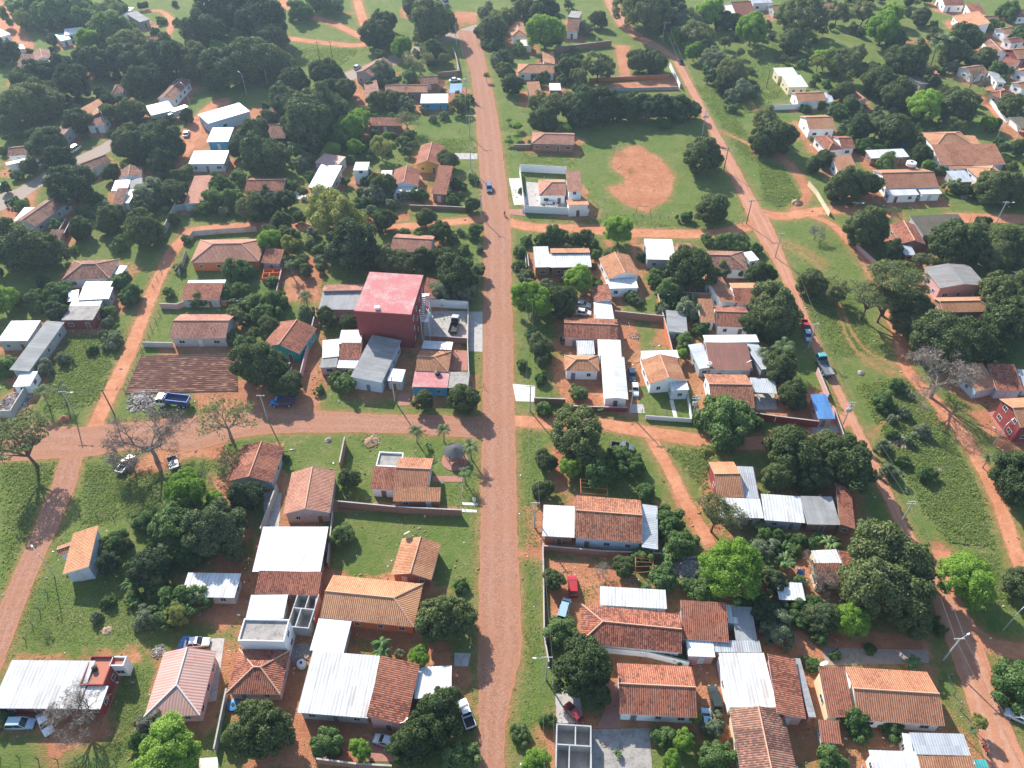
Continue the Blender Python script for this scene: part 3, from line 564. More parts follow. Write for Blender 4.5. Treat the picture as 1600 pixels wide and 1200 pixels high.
H('the far tiled pair by the bend', 'above the red hip-roofed cream house', [(Q(1586,128,1606,125,1612,137,1590,140),3.0,'gx','ow','w')])
H('the pale orange far roof', 'among palms below the top right corner', [(Q(1560,44,1580,42,1584,52,1563,55),3.0,'gx','or','w')])
H('the far street-side red roof', 'at the very top right corner', [(Q(1578,16,1600,14,1606,26,1582,28),3.0,'gx','rd','w')])
H('the small rust roof in the grove', 'behind dark crowns far from the road', [(Q(112,106,130,104,133,114,114,117),3.0,'gx','br','w')])
H('the far low brown roof', 'at the hazy edge beyond dark crowns', [(Q(20,108,44,105,46,115,22,118),3.0,'gx','rd','w')])
H('the tree-shaded brown roof', 'between the tallest dark trees and the pale loop track', [(Q(228,58,246,56,248,65,230,68),3.0,'gx','ow','w')])

H('the tiny red brick pen', 'roofless, in front of the wide brown-red hip house', [(Q(413,420,438,418,438,433,409,434),1.6,'o','cc','o')], 'pen')
# ---------------------------------------------------------------- roads, lanes, paths (each a sheet of its own)
def resample(pts, step=1.2):
    P = [Vector(p) for p in pts]; out = [P[0]]
    for a, b in zip(P, P[1:]):
        n = max(1, int((b - a).length / step))
        for i in range(1, n + 1): out.append(a.lerp(b, i / n))
    return out
def smooth(P, it=3):
    for _ in range(it): P = [P[0]] + [(a + b * 2 + c) / 4 for a, b, c in zip(P, P[1:], P[2:])] + [P[-1]]
    return P
def bylen(P, n):
    d = [0]
    for a, b in zip(P, P[1:]): d.append(d[-1] + (b - a).length)
    out = []; j = 0
    for i in range(n + 1):
        t = d[-1] * i / n
        while j < len(P) - 2 and d[j + 1] < t: j += 1
        out.append(P[j].lerp(P[j + 1], (t - d[j]) / max(1e-6, d[j + 1] - d[j])))
    return out
ROADPOLY = []; TRACKS = []
def px2(l): return [at(l[i], l[i + 1]) for i in range(0, len(l), 2)]
def road(name, left, right, mat, z, jit=.18):
    L = smooth(resample(px2(left))); R = smooth(resample(px2(right)))
    n = int(max(len(L), len(R))); L = bylen(L, n); R = bylen(R, n); mb = MB(); rng = random.Random(name)
    for l, r in zip(L, R):
        d = (r - l).normalized() if (r - l).length > .01 else Vector((1, 0, 0)); l += d * rng.uniform(-jit, jit); r += d * rng.uniform(-jit, jit); l.z = r.z = z
    for i in range(n):
        W0, W1 = (R[i] - L[i]).length, (R[i + 1] - L[i + 1]).length; u = [(0, i), (W0, i), (W1, i + 1), (0, i + 1)]
        if (R[i] - L[i]).cross(L[i + 1] - L[i]).z > 0: mb.face([L[i], R[i], R[i + 1], L[i + 1]], 0, [(a / max(W0, .1), b) for a, b in u])
        else: mb.face([L[i + 1], R[i + 1], R[i], L[i]], 0, [(a / max(W0, .1), b) for a, b in u[::-1]])
    ROADPOLY.append([(p.x, p.y) for p in L] + [(p.x, p.y) for p in reversed(R)])
    return struct(mb.build(name, [mat]))
def lanes(k, p, amp):
    """worn wheel lanes and dusty edges from the across-the-road coordinate"""
    sp = k.n('ShaderNodeSeparateXYZ'); k.l(k.uv(), sp.inputs[0]); n = k.noise(p, .35, 4, .6)
    x = k.math('ADD', sp.outputs[0], k.math('MULTIPLY', k.math('SUBTRACT', n, .5), .22)); e = k.math('ABSOLUTE', k.math('SUBTRACT', x, .5))
    ln = k.math('ABSOLUTE', k.math('SUBTRACT', e, .2)); return k.step(ln, .12, .02), k.step(e, .38, .5)
def cob():
    k = NT('cobble'); p = k.pos()
    vo = k.n('ShaderNodeTexVoronoi'); vo.feature = 'DISTANCE_TO_EDGE'; vo.inputs['Scale'].default_value = 4.6; k.l(p, vo.inputs['Vector'])
    vc = k.n('ShaderNodeTexVoronoi'); vc.inputs['Scale'].default_value = 4.6; k.l(p, vc.inputs['Vector'])
    sp = k.n('ShaderNodeSeparateColor'); k.l(vc.outputs['Color'], sp.inputs[0])
    big = k.noise(p, .1, 5, .65); mid = k.noise(p, .7, 5, .7); fine = k.noise(p, 6, 3, .7); ln, ed = lanes(k, p, 1)
    c = k.ramp(sp.outputs[0], [(.0, (.27, .125, .078)), (.5, (.335, .165, .105)), (1, (.42, .225, .15))])
    c = k.mix(k.math('MULTIPLY', ln, .4), c, (.42, .235, .165))
    c = k.mix(k.math('MULTIPLY', ed, .8), c, (.42, .185, .10))
    c = k.mix(k.math('MULTIPLY', k.step(big, .44, .66), .6), c, (.36, .165, .095))
    c = k.mix(k.math('MULTIPLY', k.step(mid, .54, .72), .45), c, (.27, .135, .09))
    c = k.mix(k.math('MULTIPLY', k.step(fine, .56, .75), .35), c, (.24, .13, .095))
    c = k.mix(k.math('MULTIPLY', k.step(vo.outputs['Distance'], .05, .0), .8), c, (.29, .145, .09))
    k.bump(k.math('ADD', k.math('MINIMUM', vo.outputs['Distance'], .12), k.math('MULTIPLY', fine, .12)), .8, .22)
    return k.fin(c, .93, .12)
cob()
def soil(k, p):
    big = k.noise(p, .14, 5, .65); mid = k.noise(p, .75, 5, .7); fine = k.noise(p, 4.5, 4, .7)
    c = k.ramp(k.math('ADD', k.math('MULTIPLY', big, .55), k.math('MULTIPLY', mid, .45)), [(.32, (.35, .135, .068)), (.5, (.47, .20, .105)), (.66, (.57, .28, .16))])
    c = k.mix(k.math('MULTIPLY', k.step(fine, .5, .74), .4), c, (.25, .095, .05))
    return c, mid, fine
def dirtm():
    k = NT('dirt'); p = k.pos(); c, m, f = soil(k, p)
    k.bump(k.math('ADD', m, k.math('MULTIPLY', f, .5)), .7, .25); return k.fin(c, .95, .1)
dirtm()
def dirtroad():
    k = NT('dirtroad'); p = k.pos(); c, m, f = soil(k, p)
    ln, ed = lanes(k, p, 1); c = k.mix(.45, c, (.36, .185, .125)); c = k.mix(k.math('MULTIPLY', ln, .45), c, (.46, .28, .205)); c = k.mix(k.math('MULTIPLY', ed, .5), c, (.46, .20, .105)); k.bump(k.math('ADD', m, k.math('MULTIPLY', f, .5)), .6, .2); return k.fin(c, .95, .1)
dirtroad()
stain('asphalt', (.29, .245, .21), (.36, .24, .17), .55)
ML = [740,1300, 748,1210,748,1100,746,1000,749,900,751,800,753,700,754,600,755,500,756,420,757,365,752,300,747,230,742,160,735,110,722,72,712,46]
MR = [788,1300, 788,1210,789,1150,795,1100,808,1055,817,1010,814,950,811,900,808,800,806,700,803,600,801,500,799,430,799,380,796,330,788,260,779,190,767,130,757,90,748,50]
road('cobbled_road', ML, MR, 'cobble', .030)
road('cobbled_side_street', [756,652,690,649,600,648,500,641,440,640,380,634,300,650,190,662,125,668,60,662,0,668], [756,685,650,678,540,675,430,677,370,684,310,706,240,700,200,703,150,712,95,716,0,722], 'cobble', .018)
road('curved_street', [96,714,78,765,58,815,30,880,0,945,-40,1030,-80,1120], [131,712,118,760,95,815,70,870,45,930,25,985,8,1030,-20,1110,-40,1180], 'cobble', .022)
RL = [935,-25,948,10,965,40,1000,66,1047,88,1080,150,1130,250,1165,330,1180,365,1215,420,1260,525,1310,625,1362,740,1398,815,1440,890,1478,1000,1510,1090,1545,1210,1580,1320]
RR = [955,-25,968,10,987,45,1035,72,1062,92,1103,170,1150,255,1185,320,1206,350,1242,440,1275,525,1315,610,1362,700,1412,810,1452,880,1500,950,1535,1010,1562,1080,1602,1190,1640,1300]
road('sloping_street', RL, RR, 'dirtroad', .026)
road('asphalt_street', [512,122,560,106,620,84,700,52,745,38], [512,141,560,121,640,93,710,62,750,46], 'asphalt', .014)
road('grey_street', [-20,310,30,294,75,266,150,231,190,207], [-20,338,20,322,65,290,130,259,175,235,203,218], 'asphalt', .014)
LANES = [('dirt_lane', [148,668,162,635,182,595,205,545,225,490,243,445,262,405,279,378,300,364], 3.4), ('dirt_lane', [290,362,340,355,400,352,480,354,540,357,600,357,660,352,715,346,760,341], 3.6),
         ('dirt_lane', [795,347,830,356,900,357,980,363,1060,366,1130,365,1190,347], 4.2), ('dirt_lane', [800,657,850,662,900,660,960,664,1010,675,1060,683,1110,690,1160,694,1210,690,1250,688,1300,665,1322,655], 3.6),
         ('dirt_lane', [1190,332,1220,340,1260,332,1310,327,1345,330,1400,335], 4.2), ('dirt_lane', [1490,340,1550,341,1640,343], 5.0), ('dirt_lane', [1470,860,1490,955,1530,1005,1570,1018,1640,1020], 3.2),
         ('dirt_lane', [1425,555,1405,530,1390,498,1385,475,1380,430,1350,400,1325,375,1300,348,1270,338], 2.4), ('dirt_lane', [1405,530,1415,580,1440,605,1470,635,1500,670,1530,720,1550,760,1570,810,1590,870,1600,905], 3.0),
         ('dirt_lane', [1640,235,1590,200,1560,180,1545,160,1530,150], 4.0), ('dirt_lane', [1020,690,1045,730,1065,775,1090,815,1110,850], 2.6), ('dirt_lane', [440,-20,445,8,470,22,520,36,560,55,580,66], 4.0),
         ('dirt_lane', [555,-12,562,15,570,40,580,68,555,72,500,66,450,60], 4.0), ('dirt_lane', [252,66,266,48,268,30,252,16,225,18], 2.6), ('dirt_lane', [-20,-5,0,20,20,50,35,75], 9.0), ('dirt_lane', [270,262,285,235,300,205,320,180,345,160], 7.0)]
for i, (nm, l, w) in enumerate(LANES):
    C = smooth(resample(px2(l), 1.5), 6); mb = MB(); rng = random.Random(i); z = .008 + .0006 * i; pr = None
    ring = []
    for j, p in enumerate(C):
        d = (C[min(j + 1, len(C) - 1)] - C[max(0, j - 1)]).normalized(); nn = Vector((-d.y, d.x, 0)); h = w / 2 * rng.uniform(.8, 1.12)
        ring.append((p + nn * h + Vector((0, 0, z)), p - nn * h * rng.uniform(.9, 1.1) + Vector((0, 0, z))))
    for a, b in zip(ring, ring[1:]): mb.face([a[1], b[1], b[0], a[0]])
    struct(mb.build(nm, ['dirt'])); TRACKS.append(([(p.x, p.y) for p in C], w / 2 + .25))
# wheel ruts, thin worn paths (in the ground sheet itself)
RUTS = [([1382,470,1360,435,1345,405,1325,380,1300,350], 1.4), ([1282,420,1270,405,1250,395,1226,385], .5), ([1290,412,1275,400,1255,388,1228,378], .5), ([1300,445,1308,478,1316,510,1330,540,1350,562,1380,580,1420,588], .7), ([1311,475,1320,490,1328,515,1345,540,1362,555,1400,572], .7),
        ([1180,240,1175,228,1150,215,1125,205], 1.6), ([1240,330,1262,308,1255,285,1235,258,1215,240], 3.2), ([1060,775,1080,810,1100,840], 3), ([745,1110,775,1150], 1), ([800,865,850,870], 1.8), ([805,858,850,860], 1.0), ([1385,655,1350,690,1365,680], .6),
        ([445,60,432,30,440,18], 1.5), ([470,12,560,22], 1.2), ([900,355,930,352], 1), ([990,365,992,400], 2), ([950,378,960,398], 2)]
for l, w in RUTS: TRACKS.append(([(p.x, p.y) for p in smooth(resample(px2(l), 1.5), 3)], w / 2))
DIRT = [Q(960,240,985,228,1003,228,1010,236,1030,245,1045,262,1055,277,1050,295,1045,312,1025,322,1010,333,998,328,975,318,957,305,948,292,975,287,976,278,962,267,955,260),
        Q(852,872,940,880,1000,905,945,912,912,930,905,960,905,1010,862,1000,858,930), Q(1060,1020,1120,1030,1140,1110,1165,1210,1120,1210,1095,1120), Q(300,612,400,588,480,560,475,600,440,632,380,640,310,640),
        Q(370,598,395,600,500,560,500,640,420,640), Q(300,672,345,660,350,720,300,712,255,735,200,745,190,730), Q(330,745,365,750,385,800,395,840,365,850), Q(60,1105,165,1110,180,1150,110,1170,80,1200,60,1140), Q(860,570,900,560,940,580,950,640,880,640),
        Q(950,490,990,500,1000,550,975,560), Q(860,470,930,460,960,500,880,490), Q(860,700,900,690,885,780,865,760), Q(1210,880,1270,870,1275,910,1220,905), Q(1195,985,1300,980,1400,990,1450,1000,1460,1030,1290,1030,1200,1020), Q(1255,610,1300,650,1290,670,1215,660),
        Q(960,130,1060,120,1060,142,905,142), Q(40,300,60,290,50,330,5,350,0,325), Q(960,70,985,72,985,125,970,125), Q(1170,150,1190,165,1185,180,1170,165), Q(1420,300,1400,320,1300,315,1330,300), Q(1590,880,1560,800,1550,780), Q(1390,60,1450,62,1450,75,1410,78),
        Q(385,170,420,165,420,200,395,195), Q(410,70,450,72,450,98,420,105), Q(545,120,580,155,565,170,545,150), Q(285,200,330,195,320,235,290,235,280,255,270,240), Q(700,46,745,36,745,20,712,18), Q(1450,100,1480,118,1465,125,1447,108), Q(1190,600,1290,612,1280,660,1190,650), Q(430,1080,560,1120,560,1200,380,1200,440,1100), Q(560,1010,700,1000,705,1040,655,1040), Q(462,402,506,396,500,470,438,470), Q(60,615,15,612,0,655,40,650), Q(1380,620,1430,612,1440,640,1490,650,1490,665,1440,660), Q(1510,640,1570,640,1590,690,1545,680), Q(335,870,380,860,385,960,345,990,320,965), Q(645,600,745,600,745,625,640,630), Q(1520,1130,1560,1140,1590,1210,1540,1210), Q(575,335,640,330,640,345,575,350), Q(760,1100,800,1090,790,1150)]
PAVE = [Q(640,640,700,640,690,655,630,655)]
# lay one ground sheet: fine where it is seen, coarse out to the horizon
xs = np.unique(np.concatenate([np.linspace(-3500, -420, 14), np.linspace(-420, -190, 140), np.linspace(-190, 190, 430), np.linspace(190, 420, 140), np.linspace(420, 3500, 14)]))
ys = np.unique(np.concatenate([np.linspace(-400, 20, 8), np.linspace(20, 260, 272), np.linspace(260, 440, 120), np.linspace(440, 6000, 16)]))
GX, GY = np.meshgrid(xs, ys); gx, gy = GX.ravel(), GY.ravel()
dirt = np.full(gx.shape, -4.0)
def seg_d(px_, py_, poly, closed):
    d = np.full(px_.shape, 1e9); P = np.array(poly); n = len(P)
    for i in range(n if closed else n - 1):
        a, b = P[i], P[(i + 1) % n]; ab = b - a; L = ab.dot(ab) + 1e-9
        t = np.clip(((px_ - a[0]) * ab[0] + (py_ - a[1]) * ab[1]) / L, 0, 1)
        d = np.minimum(d, np.hypot(px_ - a[0] - t * ab[0], py_ - a[1] - t * ab[1]))
    return d
def inside(px_, py_, poly):
    P = np.array(poly); c = np.zeros(px_.shape, bool); j = len(P) - 1
    for i in range(len(P)):
        cr = ((P[i, 1] > py_) != (P[j, 1] > py_)) & (px_ < (P[j, 0] - P[i, 0]) * (py_ - P[i, 1]) / (P[j, 1] - P[i, 1] + 1e-12) + P[i, 0]); c ^= cr; j = i
    return c
def near(poly, m=5):
    P = np.array(poly); return np.where((gx > P[:, 0].min() - m) & (gx < P[:, 0].max() + m) & (gy > P[:, 1].min() - m) & (gy < P[:, 1].max() + m))[0]
def addpoly(poly, off=0.0):
    k = near(poly)
    if len(k):
        d = seg_d(gx[k], gy[k], poly, True); d = np.where(inside(gx[k], gy[k], poly), d, -d) + off; dirt[k] = np.maximum(dirt[k], np.clip(d, -4, 4))
for l in DIRT: addpoly([(p.x, p.y) for p in px2(l)])
for P in ROADPOLY: addpoly(P, -.1)
for P, h in TRACKS:
    k = near(P)
    if len(k): dirt[k] = np.maximum(dirt[k], np.clip(h - seg_d(gx[k], gy[k], P, False), -4, 4))
def groundsheet():
    yard = np.zeros(gx.shape)
    for cx, cy, th, a, b in FOOT:
        k = np.where((abs(gx - cx) < a + b + 9) & (abs(gy - cy) < a + b + 9))[0]
        if not len(k): continue
        dx, dy = gx[k] - cx, gy[k] - cy; u = abs(dx * math.cos(th) + dy * math.sin(th)) - a; v = abs(-dx * math.sin(th) + dy * math.cos(th)) - b
        d = np.hypot(np.maximum(u, 0), np.maximum(v, 0)); yard[k] = np.maximum(yard[k], np.clip(1 - d / 8, 0, 1))
    for l in (Q(500,800,750,806,748,915,690,912,610,895,512,890), Q(450,680,755,690,752,790,530,785,440,730), Q(60,810,250,800,260,1000,20,1020), Q(120,715,260,740,250,830,110,820), Q(1005,605,1080,610,1085,660,1000,650), Q(1150,60,1300,60,1300,170,1190,170), Q(300,375,440,380,430,480,250,540,230,520), Q(200,1040,240,1040,230,1130,160,1130)):      # mown lawns
        P = [(p.x, p.y) for p in px2(l)]; k = near(P); k = k[inside(gx[k], gy[k], P)]; yard[k] *= .25
    me = bpy.data.meshes.new('ground'); nx, ny = len(xs), len(ys)
    me.vertices.add(nx * ny); co = np.zeros((nx * ny, 3), 'f'); co[:, 0] = gx; co[:, 1] = gy; me.vertices.foreach_set('co', co.ravel())
    idx = np.arange(nx * ny).reshape(ny, nx); q = np.stack([idx[:-1, :-1], idx[:-1, 1:], idx[1:, 1:], idx[1:, :-1]], -1).reshape(-1, 4)
    me.loops.add(q.size); me.loops.foreach_set('vertex_index', q.ravel().astype('i')); me.polygons.add(len(q))
    me.polygons.foreach_set('loop_start', np.arange(0, q.size, 4, dtype='i')); me.update(calc_edges=True)
    me.attributes.new('dirt', 'FLOAT', 'POINT').data.foreach_set('value', dirt.astype('f')); me.attributes.new('yard', 'FLOAT', 'POINT').data.foreach_set('value', yard.astype('f'))
    k = NT('ground'); p = k.pos(); sc, sm, sf = soil(k, p)
    A = k.n('ShaderNodeAttribute', attribute_name='dirt').outputs['Fac']; Y = k.n('ShaderNodeAttribute', attribute_name='yard').outputs['Fac']
    n0 = k.noise(p, .045, 4); n1 = k.noise(p, .16, 5, .65); n2 = k.noise(p, .8, 5, .7); n3 = k.noise(p, 3.2, 5, .75); n4 = k.noise(p, 9, 2)
    e = k.math('ADD', k.math('MULTIPLY', k.math('SUBTRACT', n2, .5), 3.2), k.math('MULTIPLY', k.math('SUBTRACT', n3, .5), 1.6))
    m1 = k.step(k.math('ADD', A, e), -.35, .45)
    yd = k.math('ADD', k.math('MULTIPLY', Y, .62), k.math('ADD', k.math('MULTIPLY', n1, .85), k.math('MULTIPLY', n2, .45)))
    m2 = k.step(k.math('ADD', yd, k.math('MULTIPLY', n3, .25)), 1.05, 1.32)
    m3 = k.step(k.math('ADD', A, k.math('MULTIPLY', e, 1.5)), -2.6, .6); m = k.math('MAXIMUM', k.math('MAXIMUM', m1, k.math('MULTIPLY', m3, .42)), k.math('MULTIPLY', m2, .92))
    gt = k.step(k.math('ADD', n1, k.math('MULTIPLY', n3, .35)), .62, .5); m = k.math('MULTIPLY', m, k.math('SUBTRACT', 1.0, k.math('MULTIPLY', k.step(n2, .6, .72), .35)))
    g = k.ramp(k.math('ADD', k.math('MULTIPLY', n1, .5), k.math('MULTIPLY', n2, .5)), [(.3, (.075, .13, .024)), (.43, (.125, .178, .038)), (.56, (.185, .205, .062)), (.64, (.275, .225, .115))])
    g = k.mix(k.math('MULTIPLY', k.step(n0, .45, .65), .5), g, (.105, .18, .034))
    g = k.mix(k.math('MULTIPLY', k.step(n3, .47, .66), .5), g, (.065, .105, .03))
    g = k.mix(k.math('MULTIPLY', k.step(n4, .55, .75), .35), g, (.24, .27, .11))
    w0 = k.noise(p, .33, 6, .7); g = k.mix(k.math('MULTIPLY', k.step(w0, .56, .7), .55), g, (.28, .21, .12)); c = k.mix(m, g, sc)
    h = k.math('ADD', k.math('MULTIPLY', n3, .8), k.math('ADD', k.math('MULTIPLY', n2, .6), k.math('MULTIPLY', n4, .25)))
    k.bump(h, .85, .5); k.fin(c, .95, .08)
    me.materials.append(MAT['ground']); o = bpy.data.objects.new('ground', me); COL.objects.link(o); struct(o); return o
groundsheet()
def pad(name, l, mat, z=.05):
    P = px2(l); mb = MB()
    top = [Vector((p.x, p.y, z)) for p in P]; n = sum(((b - top[0]).cross(c - top[0]).z for b, c in zip(top[1:], top[2:])), 0)
    if n < 0: top.reverse()
    mb.face(top); 
    for a, b in zip(top, top[1:] + top[:1]): mb.face([Vector((a.x, a.y, -.1)), Vector((b.x, b.y, -.1)), b, a])
    return struct(mb.build(name, [mat]))
for i, (l, m) in enumerate([(Q(795,279,813,279,824,320,803,320),'concw'), (Q(822,284,842,286,842,306,886,308,886,328,822,328),'conc'), (Q(709,548,730,548,730,579,704,579),'pavers'), (Q(795,327,822,327,824,338,796,335),'pavers'), (Q(664,487,731,486,731,530,666,530),'conc'), (Q(732,487,754,487,754,550,733,549),'conc'), (Q(672,1020,704,1018,703,1040,672,1040),'dirt'), (Q(945,1066,968,1066,970,1138,932,1138,945,1110),'pavers'), (Q(867,1078,905,1080,912,1130,870,1130),'conc'), (Q(925,1140,1015,1138,1020,1215,925,1215),'cc'), (Q(330,998,351,997,338,1095,318,1098),'conc'), (Q(312,1185,340,1183,342,1215,310,1215),'concw'), (Q(1285,1012,1450,1016,1452,1036,1290,1040),'concd'), (Q(1268,663,1305,664,1312,676,1270,676),'conc'),
                            (Q(1541,640,1563,640,1590,682,1567,684),'pavers'), (Q(675,744,722,744,722,753,676,753),'pavers'), (Q(722,785,747,786,747,790,722,789),'concw'), (Q(722,795,745,797,745,801,722,800),'concw'), (Q(575,1150,615,1152,618,1190,573,1190),'pavers'), (Q(710,1020,736,1021,731,1041,710,1041),'conc'), (Q(697,239,746,240,746,249,712,249),'conc'), (Q(624,615,642,615,640,634,622,634),'pavers'), (Q(1180,613,1210,616,1215,640,1182,640),'conc'), (Q(1046,625,1052,625,1060,658,1054,658),'concw'), (Q(985,632,1005,632,1008,646,984,645),'conc'), (Q(801,600,836,603,836,628,806,627),'concw'), (Q(410,770,440,770,436,825,415,825),'conc'), (Q(595,958,650,968,645,990,592,985),'pavers'), (Q(1432,262,1440,262,1442,266,1433,266),'conc'), (Q(450,300,480,298,478,312,455,311),'concw'), (Q(1500,300,1510,300,1512,310,1502,310),'conc')]): pad('pavement', l, m, .045 + .0005 * i)
# ploughed plot: real furrows
def plough():
    A, B_, C_, D = px2([221,556,368,552,372,612,195,616]); n = 20; mb = MB(); rng = random.Random(3)
    for i in range(n):
        t0, t1 = i / n, (i + 1) / n; tm = (t0 + t1) / 2
        rows = [(D.lerp(A, t), C_.lerp(B_, t), z) for t, z in ((t0, .05), (tm, .34), (t1, .05))]
        K = 26
        for (p0, q0, z0), (p1, q1, z1) in zip(rows, rows[1:]):
            for j in range(K):
                s0, s1 = j / K, (j + 1) / K
                def pt(p, q, s, z):
                    random.seed(int(s * 1000) * 7 + int((p.y) * 100)); w = p.lerp(q, s); return Vector((w.x, w.y, z + random.uniform(-.05, .07)))
                mb.face([pt(p0, q0, s0, z0), pt(p0, q0, s1, z0), pt(p1, q1, s1, z1), pt(p1, q1, s0, z1)])
    k = NT('ploughed'); p = k.pos(); a = k.noise(p, .3, 4); b = k.noise(p, 3, 4, .7)
    zz = k.n('ShaderNodeSeparateXYZ'); k.l(p, zz.inputs[0]); k.fin(k.mix(k.math('MULTIPLY', k.step(zz.outputs[2], .12, .34), .75), k.ramp(k.math('ADD', k.math('MULTIPLY', a, .5), k.math('MULTIPLY', b, .5)), [(.35, (.24, .11, .068)), (.6, (.40, .21, .135))]), (.56, .33, .22)), .97, .05)    # colour turns paler with height so the furrows show
    struct(mb.build('ploughed_field', ['ploughed']))
plough()
# ---------------------------------------------------------------- foliage prototypes
def qmesh(name, V, mats, mi=None):
    """V: (n,4,3) loose quads"""
    n = len(V); me = bpy.data.meshes.new(name); me.vertices.add(4 * n); me.vertices.foreach_set('co', V.astype('f').ravel())
    me.loops.add(4 * n); me.loops.foreach_set('vertex_index', np.arange(4 * n, dtype='i')); me.polygons.add(n); me.polygons.foreach_set('loop_start', np.arange(0, 4 * n, 4, dtype='i'))
    for m in mats: me.materials.append(MAT[m])
    if mi is not None: me.polygons.foreach_set('material_index', mi.astype('i'))
    me.update(calc_edges=True); return me
def unit(v): return v / (np.linalg.norm(v, axis=-1, keepdims=True) + 1e-9)
def quads(P, N, size, rng, asp=1.7):
    r = unit(rng.normal(size=P.shape)); a = unit(np.cross(N, r)); b = np.cross(N, a); s = (size * rng.uniform(.6, 1.35, len(P)))[:, None]
    a = a * s * asp / 2; b = b * s / 2; d = N * s * .22
    return np.stack([P - a - d, P + b * .9 + d * .3, P + a - d, P - b * .9 + d * .3], 1)
def crown(seed, nc, cr, lp, leaf, mats=('leaf_m',), zlo=-.55, zs=.85, gap=0.0, core=.72, fmix=0, uneven=.2, flat_=False):
    rng = np.random.default_rng(seed); Q_ = []; ph = rng.uniform(0, 6.28, 6); cores = []
    for i in range(nc):
        z = zlo + (1 - zlo) * ((i + .5) / nc) if not flat_ else rng.uniform(.35, 1)
        t = i * 2.39996 + rng.uniform(-.3, .3); h = math.sqrt(max(0, 1 - z * z)); d = np.array([h * math.cos(t), h * math.sin(t), z])
        if gap and rng.random() < gap: continue
        R = 1 - cr * .8 + uneven * (.5 * math.sin(2 * t + ph[0]) + .35 * math.sin(3 * t + ph[1]) + .5 * math.sin(4 * z + ph[2] + t) + rng.uniform(-.35, .35))
        if flat_: R *= rng.uniform(.35, 1) ** .5
        c = d * R * (1, 1, zs); r = cr * rng.uniform(.65, 1.3); n = int(lp * (r / cr) ** 2)
        dd = unit(rng.normal(size=(n, 3))); dd = np.where((dd @ d < -.35)[:, None], -dd, dd)
        sq = np.array([1.15, 1.15, .42]) if flat_ else np.array([1, 1, .85])
        P = c + dd * sq * r * rng.uniform(.72, 1.12, (n, 1)); N = unit(dd + rng.normal(size=(n, 3)) * .55 + (0, 0, .25)); Q_.append(quads(P, N, leaf, rng)); cores.append((c, r * core))
    V = np.concatenate(Q_); mi = None
    if fmix: mi = (rng.random(len(V)) < fmix).astype(int)
    if core and not flat_:
        bm = bmesh.new(); bmesh.ops.create_icosphere(bm, subdivisions=1, radius=1); T = np.array([[v.co[:] for v in f.verts] for f in bm.faces]); bm.free()
        C = []
        for c, r in cores + [(np.zeros(3), .62)]:
            t = T * r * (1, 1, zs); t = t * rng.uniform(.9, 1.1) + c; C.append(np.concatenate([t, t[:, 2:3]], 1))
        me = None; tri = np.concatenate(C); n, m = len(V), len(tri)
        me = bpy.data.meshes.new('crown'); vv = np.concatenate([V.reshape(-1, 3), tri[:, :3].reshape(-1, 3)]); me.vertices.add(len(vv)); me.vertices.foreach_set('co', vv.astype('f').ravel())
        me.loops.add(len(vv)); me.loops.foreach_set('vertex_index', np.arange(len(vv), dtype='i')); me.polygons.add(n + m)
        me.polygons.foreach_set('loop_start', np.concatenate([np.arange(0, 4 * n, 4), 4 * n + np.arange(0, 3 * m, 3)]).astype('i'))
        for k in mats: me.materials.append(MAT[k])
        if mi is not None: me.polygons.foreach_set('material_index', np.concatenate([mi, np.zeros(m)]).astype('i'))
        me.update(calc_edges=True); return me
    return qmesh('crown', V, mats, mi)
def branches(seed, levels, spread, n0, mat, rad=.05, zs=1.0, start=-1.0, leaves=0, leafm=None, leaf=.05, droop=0.0):
    """branching limbs: trunk base at z=start, reaching a unit crown around the origin"""
    rng = random.Random(seed); mb = MB(); tips = []
    def grow(p, d, L, r, lv):
        pts = [p]; q = p; dd = d
        for i in range(3):
            dd = (dd + Vector((rng.uniform(-1, 1), rng.uniform(-1, 1), rng.uniform(-.7, 1) - droop)) * .2).normalized(); q = q + dd * L / 3; pts.append(q)
        mb.tube(pts, [r, r * .85, r * .7, r * .55], 5 if lv > 1 else 3, 0, False)
        if lv == 0: tips.append(q); return
        for i in range(rng.choice((2, 2, 3)) if lv < levels else n0):
            a = rng.uniform(0, 6.28); b = spread * rng.uniform(.6, 1.25); x = dd.orthogonal().normalized(); y = dd.cross(x)
            nd = (dd * math.cos(b) + (x * math.cos(a) + y * math.sin(a)) * math.sin(b)).normalized()
            if nd.z < -.1: nd.z = abs(nd.z) * .4
            grow(q if rng.random() < .7 else pts[2], nd, L * rng.uniform(.6, .85), r * .55, lv - 1)
    return mb, grow, tips
PROTO = {}
def trunkmesh(seed, mat, rad, limbs, lean=.08, zc=1.0, spread=.55):
    rng = random.Random(seed); mb = MB(); k = Vector((rng.uniform(-lean, lean), rng.uniform(-lean, lean), 0))
    f = .45; P = [Vector((0, 0, -.06)), Vector((0, 0, .12)) + k * .3, Vector((0, 0, f)) + k]
    mb.tube(P, [rad * 1.35, rad, rad * .8], 8)
    for i in range(limbs):
        t = 6.28 * (i + rng.uniform(-.25, .25)) / limbs; s = spread * rng.uniform(.7, 1.1)
        e = P[2] + Vector((math.cos(t) * s, math.sin(t) * s, (1 - f) * rng.uniform(.7, 1.1)))
        m = P[2].lerp(e, .5) + Vector((rng.uniform(-.05, .05), rng.uniform(-.05, .05), .05)); mb.tube([P[2] - Vector((0, 0, .03)), m, e], [rad * .6, rad * .42, rad * .2], 5)
    return mb.mesh('trunk', [mat])
